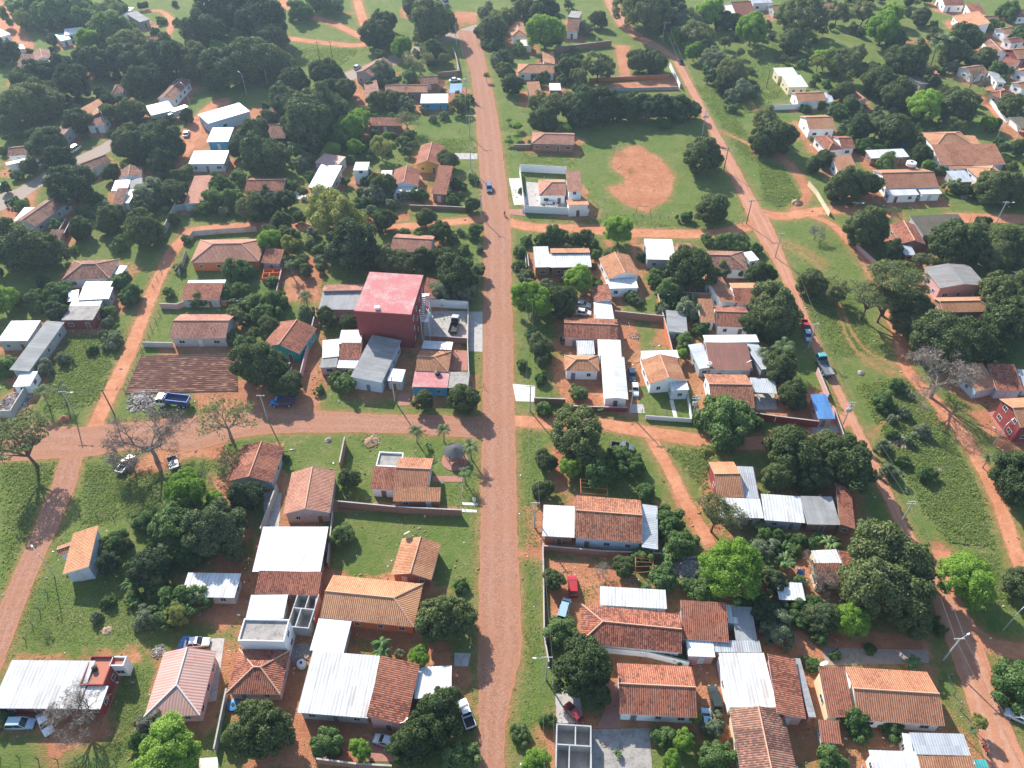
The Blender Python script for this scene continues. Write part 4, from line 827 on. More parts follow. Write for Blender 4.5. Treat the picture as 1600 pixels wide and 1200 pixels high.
def bare(seed, leafm=None, nleaf=0):
    rng = random.Random(seed); tr = MB(); tr.tube([(0, 0, -1.05), (.03, 0, -.7), (0, .03, -.38)], [.085, .062, .055], 7)
    mb, grow, tips = branches(seed, 5, .58, 5, 'twig', droop=.05)
    for i in range(5):
        t = 6.28 * i / 5 + rng.uniform(-.3, .3); d = Vector((math.cos(t) * .85, math.sin(t) * .85, rng.uniform(.45, 1))).normalized(); grow(Vector((0, .03, -.42)), d, .5, .038, 5)
    br = mb.mesh('branches', ['twig'] + ([leafm] if leafm else []))
    if nleaf:
        g = np.random.default_rng(seed); T = np.array([t[:] for t in tips]); P = T[g.integers(0, len(T), nleaf)] + g.normal(size=(nleaf, 3)) * .055; V = quads(P, unit(g.normal(size=(nleaf, 3)) + (0, 0, .5)), .014 if leafm == 'twig' else .06, g, 9 if leafm == 'twig' else 1.7)
        return tr.mesh('trunk', ['barkg']), br, qmesh('foliage', V, [leafm])
    return tr.mesh('trunk', ['barkg']), br, None
def frond(mb, base, ang, L, droop, w, mi, pinn=14, lift=.9):
    d = Vector((math.cos(ang), math.sin(ang), 0)); side = Vector((-d.y, d.x, 0)); pts = []
    for i in range(pinn + 1):
        t = i / pinn; pts.append(base + d * L * (t * .95) + Vector((0, 0, L * (lift * t - droop * t * t))))
    mb.tube(pts[::2], [.03 * L / 2] * len(pts[::2]), 3, mi, False)
    for i in range(1, pinn + 1):
        t = i / pinn; ww = w * math.sin(math.pi * min(1, t * .8 + .18)) * L; tang = (pts[i] - pts[i - 1]).normalized(); sz = L / pinn * .42
        for s in (-1, 1):
            e = pts[i] + side * s * ww + tang * ww * .45 - Vector((0, 0, ww * .45)); mb.face([pts[i] - tang * sz, pts[i] + tang * sz, e + tang * sz * .3, e - tang * sz * .3], mi)
def palm(seed, bushy=False):
    rng = random.Random(seed); mb = MB(); n = 17
    for i in range(n): frond(mb, Vector((0, 0, 0)), i * 2.4 + rng.uniform(-.2, .2), rng.uniform(.85, 1.1), rng.uniform(.75, 1.15), .30, 0, 16, rng.choice((.25, .6, .95, 1.2)))
    t = MB(); k = rng.uniform(-.06, .06); t.tube([(k, .04, -.02), (k * .4, .02, .3), (0, 0, .7), (0, 0, 1.0)], [.055, .038, .034, .03], 7)
    return t.mesh('trunk', ['palmbark']), mb.mesh('crown', ['leaf_p']), None
def banana(seed):
    rng = random.Random(seed); mb = MB(); st = MB()
    for s in range(4):
        b = Vector((rng.uniform(-.4, .4), rng.uniform(-.4, .4), 0)); st.tube([b + Vector((0, 0, -.05)), b + Vector((0, 0, .75))], [.07, .045], 6)
        for i in range(7):
            a = i * 2.4 + rng.uniform(0, 1); L = rng.uniform(.6, .95); lift = rng.uniform(.6, 1.5); d = Vector((math.cos(a), math.sin(a), 0)); sd = Vector((-d.y, d.x, 0)); pr = None
            for j in range(6):
                t = j / 5; c = b + Vector((0, 0, .72)) + d * L * t * .9 + Vector((0, 0, L * (lift * t - 1.15 * t * t) * .7)); w = .15 * math.sin(math.pi * (t * .85 + .1)); cur = (c + sd * w - Vector((0, 0, w * .5)), c, c - sd * w - Vector((0, 0, w * .5)))
                if pr: mb.face([pr[0], pr[1], cur[1], cur[0]]); mb.face([pr[1], pr[2], cur[2], cur[1]])
                pr = cur
    return st.mesh('stem', ['leaf_b']), mb.mesh('leaves', ['leaf_b']), None
def acacia(seed, leafm):
    rng = random.Random(seed); tr = MB(); tr.tube([(0, 0, -1.6), (.05, .02, -1.1), (0, .05, -.7)], [.075, .055, .045], 7); mb, grow, tips = branches(seed, 3, .5, 4, 'bark', droop=.16)
    for i in range(6):
        t = 6.28 * i / 6 + rng.uniform(-.3, .3); grow(Vector((0, .05, -.75)), Vector((math.cos(t), math.sin(t), rng.uniform(.7, 1.2))).normalized(), .55, .03, 3)
    return tr.mesh('trunk', ['bark']), None, None, mb
T_ = {}
def reg(k, *v): T_.setdefault(k, []).append(v)
for s in range(10): reg('M', trunkmesh(s, 'bark', .075, 6), crown(100 + s, 58 + 5 * s, .27, 190, .062, ('leaf_m',), uneven=.27, core=.6, zlo=-.8, zs=.92), None)
for s in range(3): reg('D', trunkmesh(s + 20, 'bark', .075, 6), crown(140 + s, 66, .25, 185, .062, ('leaf_d',), uneven=.27, core=.6, zlo=-.8, zs=.92), None)
for s in range(4): reg('L', trunkmesh(s + 30, 'bark', .06, 6), crown(200 + s, 62, .25, 190, .052, ('leaf_l',), uneven=.22, gap=.06), None)
for s in range(3): reg('Y', trunkmesh(s + 40, 'bark', .055, 6), crown(240 + s, 60, .23, 170, .052, ('leaf_y',), uneven=.28, gap=.12, core=.55), None)
for s in range(5): reg('B', trunkmesh(s + 50, 'bark', .05, 7), crown(300 + s, 42, .30, 170, .075, ('leaf_b',), uneven=.38, gap=.1), None)
for s in range(4): reg('C', trunkmesh(s + 90, 'bark', .055, 6), crown(700 + s, 44, .29, 150, .07, ('leaf_c',), uneven=.3, gap=.08, zlo=-.7), None)
for s in range(3): reg('O', trunkmesh(s + 60, 'bark', .05, 7), crown(340 + s, 60, .23, 150, .052, ('leaf_a',), uneven=.3, gap=.18, core=.5), None)
for s in range(3): reg('R', trunkmesh(s + 65, 'bark', .05, 7), crown(360 + s, 48, .25, 150, .065, ('leaf_g',), uneven=.34, gap=.12, core=.6), None)
for s in range(2): reg('F', trunkmesh(s + 70, 'bark', .05, 7), crown(380 + s, 50, .25, 150, .06, ('leaf_b', 'leaf_f'), uneven=.3, gap=.15, core=.5, fmix=.55), None)
for s in range(3): reg('A', trunkmesh(s + 80, 'bark', .05, 8, .12, spread=.7), crown(400 + s, 85, .17, 70, .042, ('leaf_a',), zs=.5, uneven=.2, flat_=True), None)
for s in range(3): reg('G', *bare(500 + s, 'twig', 4200))
for s in range(2): reg('S', *bare(540 + s, 'leaf_a', 1500))
for s in range(3): reg('P', *palm(600 + s))
for s in range(3): reg('K', *banana(640 + s))
KIND = {'M': ('mango_tree', 'dark mango tree', 'tree'), 'D': ('mango_tree', 'blackish mango tree', 'tree'), 'L': ('leafy_tree', 'fresh green tree', 'tree'), 'Y': ('yellowish_tree', 'yellow-green tree', 'tree'), 'B': ('shrub', 'leafy green shrub', 'shrub'),
        'O': ('olive_tree', 'olive-toned tree', 'tree'), 'R': ('grey_leaved_shrub', 'greyish shrub', 'shrub'), 'C': ('garden_tree', 'rounded mid-green garden tree', 'tree'), 'F': ('flowering_tree', 'purple-pink flowering tree', 'tree'), 'A': ('acacia_tree', 'flat-topped feathery tree', 'tree'), 'G': ('bare_tree', 'leafless grey tree', 'tree'),
        'S': ('sparse_tree', 'sparse twiggy tree', 'tree'), 'P': ('palm_tree', 'palm tree', 'palm'), 'K': ('banana_plant', 'broad-leaved banana clump', 'plant')}
CNT = {}
TREEPX = []
def plant(cx, cy, r, k, hz=None):
    rng = random.Random(int(cx * 31 + cy * 17)); i = CNT.get(k, 0); CNT[k] = i + 1
    var = T_[k][i % len(T_[k])]
    p = at(cx, cy, 4)
    for _ in range(3):
        R = r * depth(p) / FPX * (.9 if k in 'MDLBOYR' else 1)
        zc = {'M': .82 * R + .7, 'D': .88 * R + .6, 'L': .9 * R + .9, 'Y': R + 1.4, 'B': .62 * R, 'C': .85 * R + .5, 'O': .95 * R + .8, 'R': .65 * R, 'F': .8 * R + .4, 'A': 1.0 * R + 2.2, 'G': .95 * R, 'S': .98 * R, 'P': hz or max(3.2, 2.1 * R), 'K': 0}[k]
        if hz: zc = hz
        p = at(cx, cy, zc)
    if k == 'K': p = at(cx, cy + r * .4, 0)
    nm, ph, cat = KIND[k]
    sz = '' if k in 'GSAFK' else ('small ' if R < 2.3 and k != 'B' else 'tall ' if R > 5.2 else '')
    if k == 'B': sz = 'tiny ' if R < 1.1 else 'big ' if R > 3 else ''
    if k == 'P': sz = 'tall ' if zc > 6 else ''
    root = empty(nm, (p.x, p.y, 0), rng.uniform(0, 6.28)); auto(root, sz + ph, cat, (cx, cy))
    sy = rng.uniform(.9, 1.1); zz = rng.uniform(.92, 1.08)
    if k in 'GS':
        put('trunk', var[0], root, (0, 0, zc), None, (R, R, zc / 1.0)); put('branches', var[1], root, (0, 0, zc), None, (R, R, R * .95))
        if var[2]: put('fine_twigs' if k == 'G' else 'foliage', var[2], root, (0, 0, zc), None, (R, R, R * .95))
    elif k == 'P':
        put('trunk', var[0], root, (0, 0, 0), None, (R * 1.9, R * 1.9, zc)); put('crown', var[1], root, (0, 0, zc), None, (R, R, R))
    elif k == 'K':
        put('stem', var[0], root, (0, 0, 0), None, (R, R, R)); put('leaves', var[1], root, (0, 0, 0), None, (R, R, R * 1.15))
    else:
        put('stem' if cat == 'shrub' else 'trunk', var[0], root, (0, 0, 0), None, (R, R, zc)); put('foliage' if cat == 'shrub' else 'crown', var[1], root, (0, 0, zc), None, (R, R * sy, R * zz * (1 if k != 'A' else .9)))
    root['group'] = {'tree': KIND[k][1].replace('tree', 'trees').replace('dark', 'dark') , 'shrub': KIND[k][1] + 's', 'palm': 'palm trees', 'plant': 'banana clumps'}[cat] + ' of the village'
    TREEPX.append((p.x, p.y, R))
# ---------------------------------------------------------------- every tree and shrub: kind -> (px, py, crown radius in px)
TREES = {
'L': "262,1178,50 290,765,34 335,780,15 1145,892,52 1510,905,44 832,468,33 905,435,22 967,358,26 852,50,28 628,73,19 545,200,24 560,188,18 1110,20,24 1290,92,18 1380,45,28 1395,20,18 563,1170,16 1068,1157,17 1050,1190,18 0,470,26 420,375,20 892,728,18 1175,45,28 1545,192,12 1085,80,15 1060,55,16 885,200,8 1065,553,9 838,1190,24 655,1027,20 1085,1120,10 1445,165,28 1450,260,12 345,78,17 135,62,20 1330,968,30",
'M': "410,1138,46 692,966,40 680,1122,44 648,1160,38 912,1040,44 930,1085,22 1370,915,56 1420,945,42 1385,870,55 1590,912,26 905,682,44 1240,705,42 1325,722,44 1220,742,28 1290,695,26 1240,615,24 1590,750,42 853,720,17 848,765,17 975,885,18 865,905,17 725,622,24 662,625,16 545,748,18 450,600,22 405,570,38 712,430,32 620,410,26 665,405,19 690,402,17 690,362,18 665,340,16 600,345,18 510,495,17 545,502,14 440,345,17 172,342,24 225,358,29 125,355,18 30,385,44 72,392,30 875,470,28 1080,418,37 1098,243,31 1114,324,25 1190,430,22 1210,482,42 1175,505,20 1215,515,24 845,540,20 850,562,13 903,374,13 1220,572,27 1355,355,34 1268,440,24 1393,392,19 1495,380,38 1575,382,32 1470,530,44 1520,535,40 1562,460,36 1582,502,44 1600,450,28 1425,482,30 1535,558,15 1325,290,30 1355,287,22 1560,292,30 1540,297,18 1592,302,22 1440,240,17 1400,202,26 1500,165,28 1490,150,16 1375,130,26 1405,148,28 1420,95,30 1510,60,26 1490,82,22 1540,90,17 1580,165,20 1440,25,15 1400,62,17 1235,65,20 1215,212,28 1192,222,22 1320,142,15 1330,162,13 1290,247,14 1272,256,13 1000,95,20 1026,97,18 888,105,18 935,30,14 820,15,20 850,20,25 770,45,24 755,50,14 675,32,34 600,35,18 590,55,24 675,80,18 590,155,15 612,155,16 800,130,18 790,112,14 850,187,22 700,250,16 738,320,12 600,290,20 35,165,38 75,158,28 15,198,22 120,190,21 170,177,17 205,175,24 245,130,1 310,97,28 400,92,38 440,102,22 420,62,28 460,125,20 510,115,27 1045,15,32 1130,32,15 1150,32,12 1040,640,1 1395,335,1 1130,130,16 640,10,14 1020,1020,1 512,140,18 540,140,17",
'D': "335,830,46 385,775,26 205,225,27 215,222,28 255,226,30 240,208,24 250,252,20 75,222,27 55,214,14 90,255,26 110,287,34 270,300,22 395,215,30 412,242,34 480,190,44 510,172,38 450,162,30 375,230,16 420,190,18 350,20,42 400,32,44 320,52,34 310,100,24 350,108,34 270,90,34 245,95,26 240,122,20 215,128,25 165,100,24 140,95,24 110,130,30 60,118,26 40,132,26 60,150,28 100,103,20 200,95,28 10,80,20 930,165,28 905,167,30 960,167,24 985,168,21 1010,168,21 1035,168,21 1060,168,21 1082,172,15 550,387,44 640,85,1 1275,745,26 235,885,32 170,880,19 420,322,19 445,312,16 540,28,1 1345,200,20",
'B': "225,1150,22 290,940,34 262,965,24 170,940,11 5,1122,17 366,1150,18 512,1160,24 720,1182,28 875,988,25 1035,905,26 1100,925,24 1060,1025,13 1035,1150,20 1122,1184,28 812,1145,17 855,1125,14 1255,965,24 1340,1135,26 1395,1140,20 1270,1040,13 1300,1190,26 1455,970,12 1280,995,14 1595,1070,38 270,820,38 285,855,28 180,850,22 225,815,20 533,838,20 540,600,20 525,592,12 720,915,11 940,740,30 970,715,20 993,728,18 1008,770,16 1045,820,24 1062,850,28 1135,660,46 905,615,14 850,640,13 888,638,10 1080,918,16 1380,625,19 1445,740,15 1395,680,10 1410,720,12 1245,845,14 1215,837,13 1270,850,13 1235,920,12 1440,860,12 1405,605,14 90,460,24 190,440,16 205,462,18 170,487,12 187,383,14 88,352,13 115,390,8 60,478,14 10,572,18 265,458,10 312,470,15 350,460,16 372,425,22 375,452,14 292,375,8 395,472,15 360,522,10 385,540,17 455,410,12 425,440,11 430,470,20 412,492,20 655,305,13 705,312,12 718,290,12 725,390,10 740,368,10 655,362,8 708,372,9 870,368,17 850,374,12 925,380,12 930,397,9 822,377,10 812,392,12 812,415,10 1072,340,11 1130,378,15 1152,380,17 1105,376,11 1180,390,12 1025,440,14 1045,452,21 1095,515,13 1070,538,16 988,465,11 830,525,12 815,570,10 845,592,11 1003,403,8 1130,422,17 1160,420,14 1535,375,14 1565,548,20 1385,255,16 1350,230,15 1490,292,14 1470,267,10 1310,175,15 1560,112,15 1590,55,14 1550,40,13 1575,20,18 1375,235,10 1285,165,9 1260,170,8 1145,170,9 1110,110,14 1037,194,11 895,186,10 927,192,7 835,225,9 775,72,10 810,77,12 790,90,12 760,70,9 640,120,14 610,115,9 720,160,14 735,155,8 530,220,18 545,250,11 575,275,11 345,290,19 330,312,20 360,312,20 372,277,15 420,300,13 455,290,12 320,327,14 400,330,16 150,310,13 95,317,10 130,330,12 35,322,14 470,255,12 40,20,28 90,20,34 130,25,30 170,50,34 70,10,30 200,55,20 180,18,20 470,20,20 510,5,24 560,318,12 740,280,9 1225,985,13 1190,940,18 1160,945,16 1360,1015,9 500,610,8 445,715,8 1108,900,20 1470,985,10 1305,1025,9 935,200,6 855,300,11 815,298,6 1330,215,10 1345,178,9 1360,190,8 1535,245,9 1480,205,13 1560,222,9 880,125,10 905,90,8 850,120,10 835,118,9 960,800,1 735,250,1 1075,1150,10 690,740,1 915,640,7 1180,660,14 480,250,13 500,225,12 442,300,10",
'O': "330,965,1 1100,72,15 1090,55,24 1320,100,28 1260,25,34 1230,20,22 1350,20,22 1310,20,18 1010,20,38 990,10,28 870,165,24 985,30,1 840,160,18 1195,190,24 1145,112,22 390,322,22 205,70,28 170,20,20 280,945,1 935,105,24 905,120,14 715,163,13 240,905,18 790,30,18 1410,70,1 1555,400,28 1590,380,1 1420,505,24 1308,457,20 1270,960,18 1335,982,18 1340,85,16",
'Y': "595,230,18 520,335,48 35,30,15 452,382,15 740,700,1 1280,95,13 275,960,20 1530,1128,13 1105,705,12 1230,1010,1 372,60,16 410,85,15 775,25,12 760,118,5 1340,70,1",
'R': "625,1022,9 1115,1135,20 1215,985,28 1190,860,24 150,965,10 232,305,25 475,255,14 480,490,15 690,455,22 725,458,20 1075,485,21 1160,140,18 775,95,12 595,115,20 760,20,15 915,45,14 585,305,18 635,165,14 280,420,9 100,560,12 70,575,14 1410,800,1 1395,655,10 1420,690,10 1260,590,1 1145,150,14 1310,125,1 635,305,11 750,390,7 255,868,18 1100,740,1 1240,130,1 850,475,1",
'F': "232,1132,20 1065,32,22 1485,105,10 1115,95,20",
'A': "30,685,52 1400,440,54 1360,462,36 1120,800,34 1385,470,30",
'G': "125,1112,40 230,690,50 1470,590,46 1280,910,24 200,712,26 1520,125,18 942,892,12 1265,870,9 1275,365,12 985,905,9",
'S': "352,660,36 360,722,18 1395,336,12 655,95,20 635,190,16 1440,105,12 1140,810,22 1160,15,1 75,990,6",
'P': "1225,540,20 1192,550,12 1545,715,12 650,672,14 693,672,13 735,697,15 726,737,13 65,612,15 92,606,15 477,462,14 1480,60,18 1465,70,16 1375,190,13 1520,1140,9 452,412,11 890,440,1 1350,818,11 1165,545,9 1115,108,8 860,895,1",
'K': "600,1010,23 720,922,9 1230,880,22 1425,1035,17 672,697,8 937,642,8 965,1175,9 1280,330,1 470,235,19 455,245,14 495,215,13 262,328,9 1180,365,1 1205,1012,1 790,640,1 1070,290,1 1310,285,1 1500,300,1 1100,1030,1 1350,225,12 440,225,9"}
for k, s in TREES.items():
    for t in s.split():
        x, y, r = map(float, t.split(','))
        if r > 1: plant(x, y, r, k)
# shrubs of the overgrown plots
for l, n, ks in [(Q(1200,60,1300,60,1300,140,1200,140),14,'ROBR'), (Q(1380,60,1500,60,1500,140,1380,140),11,'OBRM'), (Q(300,290,460,295,455,338,305,338),12,'BBRK'), (Q(500,180,620,180,620,258,500,258),9,'BRLB'), (Q(640,88,700,88,700,118,640,118),4,'BO'), (Q(0,60,100,60,100,165,0,165),8,'DDB'), (Q(100,140,300,150,290,260,90,240),12,'DDBB'), (Q(0,180,110,190,110,330,0,330),8,'DBB'), (Q(400,100,520,110,500,220,400,200),7,'DB'), (Q(1330,150,1460,150,1460,238,1330,238),11,'MCRO'), (Q(1480,236,1600,236,1600,330,1480,330),8,'MBB'),
                  (Q(1080,60,1190,60,1190,165,1120,165),13,'OROC'), (Q(780,60,900,60,905,150,790,150),11,'BMRB'), (Q(1240,165,1400,165,1400,240,1260,240),9,'BRKB'), (Q(560,300,625,300,625,345,560,345),4,'BR'), (Q(1180,822,1300,830,1300,868,1190,868),6,'BKB'), (Q(1190,870,1300,912,1290,990,1195,990),9,'BRDB'), (Q(100,484,200,520,190,560,110,560),5,'BR'), (Q(330,478,425,478,425,545,370,545),6,'BBO'), (Q(1340,640,1440,600,1450,770,1390,770),3,'RRR'), (Q(945,790,1040,800,1045,880,1000,880),7,'KBB'),
                  (Q(130,10,280,10,280,60,130,60),9,'ODBY'), (Q(560,120,640,120,640,180,560,180),5,'BMR'), (Q(480,380,620,390,620,440,500,420),7,'BRB'), (Q(240,800,380,800,380,880,240,890),8,'BOBR'), (Q(1020,430,1110,430,1110,520,1030,520),5,'BR'), (Q(200,880,270,880,260,1010,215,980),5,'BRK'), (Q(1500,340,1600,360,1600,430,1510,420),7,'MOC'), (Q(470,190,640,190,640,250,470,250),9,'CRC'), (Q(300,0,440,0,440,20,300,20),6,'DC'), (Q(590,60,700,60,730,330,660,330,590,120),10,'CR'), (Q(120,260,300,260,280,350,140,350),12,'CDR'), (Q(0,340,110,340,110,500,0,500),8,'CD'), (Q(1190,0,1460,0,1460,60,1190,60),18,'COMR'), (Q(1440,100,1600,100,1600,200,1440,200),14,'CMOR'), (Q(1290,80,1400,80,1400,160,1290,160),9,'COM'), (Q(960,0,1130,0,1100,60,1000,40),8,'CMO'), (Q(780,0,900,0,900,60,780,60),7,'CM'), (Q(1350,190,1500,190,1500,240,1350,240),7,'CM'), (Q(400,340,560,350,560,430,420,430),9,'CRC'), (Q(560,380,750,350,750,440,600,440),8,'CRC'), (Q(810,360,1000,365,1000,480,820,480),9,'CRC'), (Q(1340,400,1480,400,1480,520,1400,520),6,'COC'), (Q(0,0,130,0,130,40,0,40),6,'CO'), (Q(440,280,640,280,640,330,440,330),8,'CRC')]:
    P = px2(l); rg = random.Random(n * 7 + int(l[0])); xy = np.array([(p.x, p.y) for p in P]); m = 0; n = int(n * 1.45); TT = [(T, w) for T, w in TRACKS if min(t[0] for t in T) < xy[:, 0].max() and max(t[0] for t in T) > xy[:, 0].min() and min(t[1] for t in T) < xy[:, 1].max() and max(t[1] for t in T) > xy[:, 1].min()]
    for _ in range(400):
        if m >= n: break
        x, y = rg.uniform(xy[:, 0].min(), xy[:, 0].max()), rg.uniform(xy[:, 1].min(), xy[:, 1].max()); a1 = (np.array([x]), np.array([y]))
        if not inside(*a1, [tuple(q) for q in xy])[0] or any(inside(*a1, rp)[0] for rp in ROADPOLY) or any(seg_d(*a1, T, False)[0] < w + 1 for T, w in TT): continue
        if any(abs((x - c[0]) * math.cos(c[2]) + (y - c[1]) * math.sin(c[2])) < c[3] + 1 and abs(-(x - c[0]) * math.sin(c[2]) + (y - c[1]) * math.cos(c[2])) < c[4] + 1 for c in FOOT): continue
        if any((x - t[0]) ** 2 + (y - t[1]) ** 2 < (t[2] * .8 + 1) ** 2 for t in TREEPX): continue
        k = rg.choice(ks); q = topx((x, y, 1.5)); plant(q[0], q[1], rg.uniform(1.2, 2.3) * (1.35 if k in 'MDOLY' else 1) * FPX / depth((x, y, 1.5)), k); m += 1
# clipped garden bushes beside the brick house
for x, y, r in ((795, 188, 5), (808, 199, 8), (808, 213, 6), (795, 222, 6), (795, 214, 3.5)):
    p = at(x, y, 1.3); R = r * depth(p) / FPX; root = empty('topiary_bush', (p.x, p.y, 0)); mb = MB()
    me = T_['B'][0][1]; tr = MB(); tr.tube([(0, 0, -.05), (0, 0, 1)], [.09, .07], 6); put('stem', tr.mesh('stem', ['bark']), root)
    put('foliage', T_['L'][int(x + y) % 4][1], root, (0, 0, 1 + R * .5), None, (R, R, R * .55)); auto(root, 'clipped round topiary bush', 'shrub', (x, y), 'topiary bushes by the road')
# weeds and long grass of the unmown plots: one mass nobody could count
def weeds():
    rng = np.random.default_rng(5); areas = [(Q(1330,600,1420,590,1470,650,1540,780,1560,860,1480,850,1440,800,1390,700), 9000, .5), (Q(1180,245,1225,260,1255,310,1215,328,1190,310), 2200, .55), (Q(1230,440,1310,430,1400,560,1340,560,1300,560), 3200, .4), (Q(1035,700,1100,700,1180,780,1230,870,1130,830,1090,760), 2400, .5),
             (Q(85,520,190,520,160,630,60,650), 3800, .5), (Q(130,720,260,740,250,800,120,830), 2600, .4), (Q(0,720,95,720,0,930), 2600, .45), (Q(1130,100,1260,90,1200,180,1120,190), 2200, .6), (Q(1080,130,1130,140,1200,260,1160,250), 2200, .5), (Q(300,300,460,330,460,350,300,345), 1800, .6), (Q(440,72,575,75,520,110,450,100), 1400, .6),
             (Q(620,215,745,215,748,240,660,240), 1200, .45), (Q(1480,345,1600,345,1600,370,1500,360), 1400, .5), (Q(800,230,900,230,905,262,815,262), 700, .4), (Q(1140,355,1000,343,905,340,905,350,1130,360), 900, .35), (Q(930,740,1010,740,1060,900,1000,880), 1600, .5), (Q(700,20,735,30,742,80,720,60), 300, .4), (Q(1200,40,1290,40,1290,90,1200,90), 1500, .6), (Q(1380,60,1460,60,1480,110,1400,110), 900, .5), (Q(640,690,740,690,740,740,650,720), 500, .2), (Q(805,640,850,640,840,1150,820,1150), 2200, .22), (Q(725,640,752,700,748,1200,738,1200), 1300, .22), (Q(1440,860,1560,860,1600,960,1500,940), 2500, .3), (Q(30,900,260,880,260,1010,20,1020), 3600, .22), (Q(200,1040,250,1040,200,1190,150,1190), 900, .22), (Q(230,450,270,400,280,400,220,540), 700, .3), (Q(505,480,560,500,490,640,480,620), 500, .3)]
    areas.append((Q(0,1000,0,560,300,250,780,150,1100,150,1600,420,1600,1200,0,1200), 16000, .26)); V = []
    for l, n, s in areas:
        P = px2(l); xy = np.array([(p.x, p.y) for p in P]); lo, hi = xy.min(0), xy.max(0); c = rng.uniform(lo, hi, (n * 3, 2)); cl = rng.uniform(lo, hi, (max(6, n // 60), 2))
        h = n; c[:h] = cl[rng.integers(0, len(cl), h)] + rng.normal(size=(h, 2)) * 1.3
        c = c[inside(c[:, 0], c[:, 1], [tuple(q) for q in xy])]; bad = np.zeros(len(c), bool)
        bad |= seg_d(c[:, 0], c[:, 1], [tuple(q) for q in xy], True) < rng.exponential(2.2, len(c))
        for T, w in TRACKS: bad |= seg_d(c[:, 0], c[:, 1], T, False) < w + .2
        for rp in ROADPOLY: bad |= inside(c[:, 0], c[:, 1], rp)
        for cx, cy, th, a, b in FOOT:
            dx, dy = c[:, 0] - cx, c[:, 1] - cy; bad |= (abs(dx * math.cos(th) + dy * math.sin(th)) < a) & (abs(-dx * math.sin(th) + dy * math.cos(th)) < b)
        c = c[~bad][:n]; m = len(c); hh = s * .55 * rng.uniform(.4, 1.4, m)
        P3 = np.column_stack([np.repeat(c, 6, 0) + rng.normal(size=(m * 6, 2)) * s * .34, np.repeat(hh, 6) * rng.uniform(.2, .9, m * 6)]); N = unit(rng.normal(size=P3.shape) * .6 + (0, 0, 1.2)); V.append(quads(P3, N, s * .42, rng, 1.6))
    o = bpy.data.objects.new('undergrowth', qmesh('undergrowth', np.concatenate(V), ['weed'])); COL.objects.link(o); o['kind'] = 'stuff'
weeds()

# scattered bits in the yards: stones, scraps, fallen leaves; one mass nobody could count
def litter():
    rng = np.random.default_rng(9); n = 9000; c = []
    F = np.array([(f[0], f[1], f[2], f[3], f[4]) for f in FOOT]); k = rng.integers(0, len(F), n); f = F[k]; a = rng.uniform(0, 6.28, n); d = rng.exponential(2.6, n) + .3
    e = np.where(abs(np.cos(a)) * f[:, 4] > abs(np.sin(a)) * f[:, 3], f[:, 3] / (abs(np.cos(a)) + 1e-6), f[:, 4] / (abs(np.sin(a)) + 1e-6)); r = e + d
    u, v = r * np.cos(a), r * np.sin(a); x = f[:, 0] + u * np.cos(f[:, 2]) - v * np.sin(f[:, 2]); y = f[:, 1] + u * np.sin(f[:, 2]) + v * np.cos(f[:, 2])
    x = np.concatenate([x, rng.uniform(-110, 120, 2500)]); y = np.concatenate([y, rng.uniform(40, 260, 2500)]); ok = np.ones(len(x), bool)
    for g in F: dx, dy = x - g[0], y - g[1]; ok &= ~((abs(dx * math.cos(g[2]) + dy * math.sin(g[2])) < g[3]) & (abs(-dx * math.sin(g[2]) + dy * math.cos(g[2])) < g[4]))
    for rp in ROADPOLY[:4]: ok &= ~inside(x, y, rp)
    x, y = x[ok], y[ok]; mb = MB(); rg = random.Random(8)
    for i in range(len(x)):
        s = rg.choice((.1, .14, .18, .26)) * rg.uniform(.7, 1.3); M = Matrix.Translation((x[i], y[i], s * .3)) @ Matrix.Rotation(rg.uniform(0, 6), 4, 'Z') @ Matrix.Rotation(rg.uniform(-.5, .5), 4, 'X'); mb.box((0, 0, 0), (s * rg.uniform(1, 2.5), s, s * rg.uniform(.3, .8)), rg.choice((0, 0, 1, 1, 0, 3, 3, 2)), M, .75)
    o = mb.build('litter', ['rubble', 'wood', 'whitep', 'dry']); o['kind'] = 'stuff'
litter()
# ---------------------------------------------------------------- vehicles
def ring(x, w, z0, z1, k=.18):
    a = w / 2; return [(x, -a + .06, z0), (x, a - .06, z0), (x, a, z0 + .16), (x, a, z1 - k), (x, a - .1, z1), (x, -a + .1, z1), (x, -a, z1 - k), (x, -a, z0 + .16)]
def cab(mb, xs, w0, w1, z0, z1, gm, pm):
    """greenhouse: xs = base rear, roof rear, roof front, base front"""
    b = [Vector((xs[0], -w0 / 2, z0)), Vector((xs[3], -w0 / 2, z0)), Vector((xs[3], w0 / 2, z0)), Vector((xs[0], w0 / 2, z0))]
    t = [Vector((xs[1], -w1 / 2, z1)), Vector((xs[2], -w1 / 2, z1)), Vector((xs[2], w1 / 2, z1)), Vector((xs[1], w1 / 2, z1))]
    for i in range(4):
        j = (i + 1) % 4; gm.face([b[i], b[j], t[j], t[i]])
    u = Vector((0, 0, .05)); e = 1.0
    pm.face([t[0] + u, t[1] + u, t[2] + u, t[3] + u])
    for i in range(4):
        j = (i + 1) % 4; pm.face([t[i], t[j], t[j] + u, t[i] + u])
        pm.tube([b[i], t[i] + u * .5], .045, 4)
    m0 = (b[0] + b[1]) / 2; m1 = (t[0] + t[1]) / 2
    for s in (1, -1):
        f = lambda p: Vector((p.x, p.y * s, p.z)); pm.tube([f(m0), f(m1) + u * .5], .05, 4)
SPEC = {'sedan': (4.4, 1.75, .88, 1.42, (-1.75, -1.15, .25, 1.0)), 'hatch': (3.9, 1.7, .92, 1.48, (-1.85, -1.5, .2, .95)), 'suv': (4.5, 1.82, 1.05, 1.75, (-2.15, -1.85, .3, 1.05)), 'van': (4.7, 1.8, 1.1, 1.95, (-2.25, -2.1, .9, 1.75)), 'pickup': (5.1, 1.8, 1.02, 1.72, (-.55, -.35, .65, 1.35))}
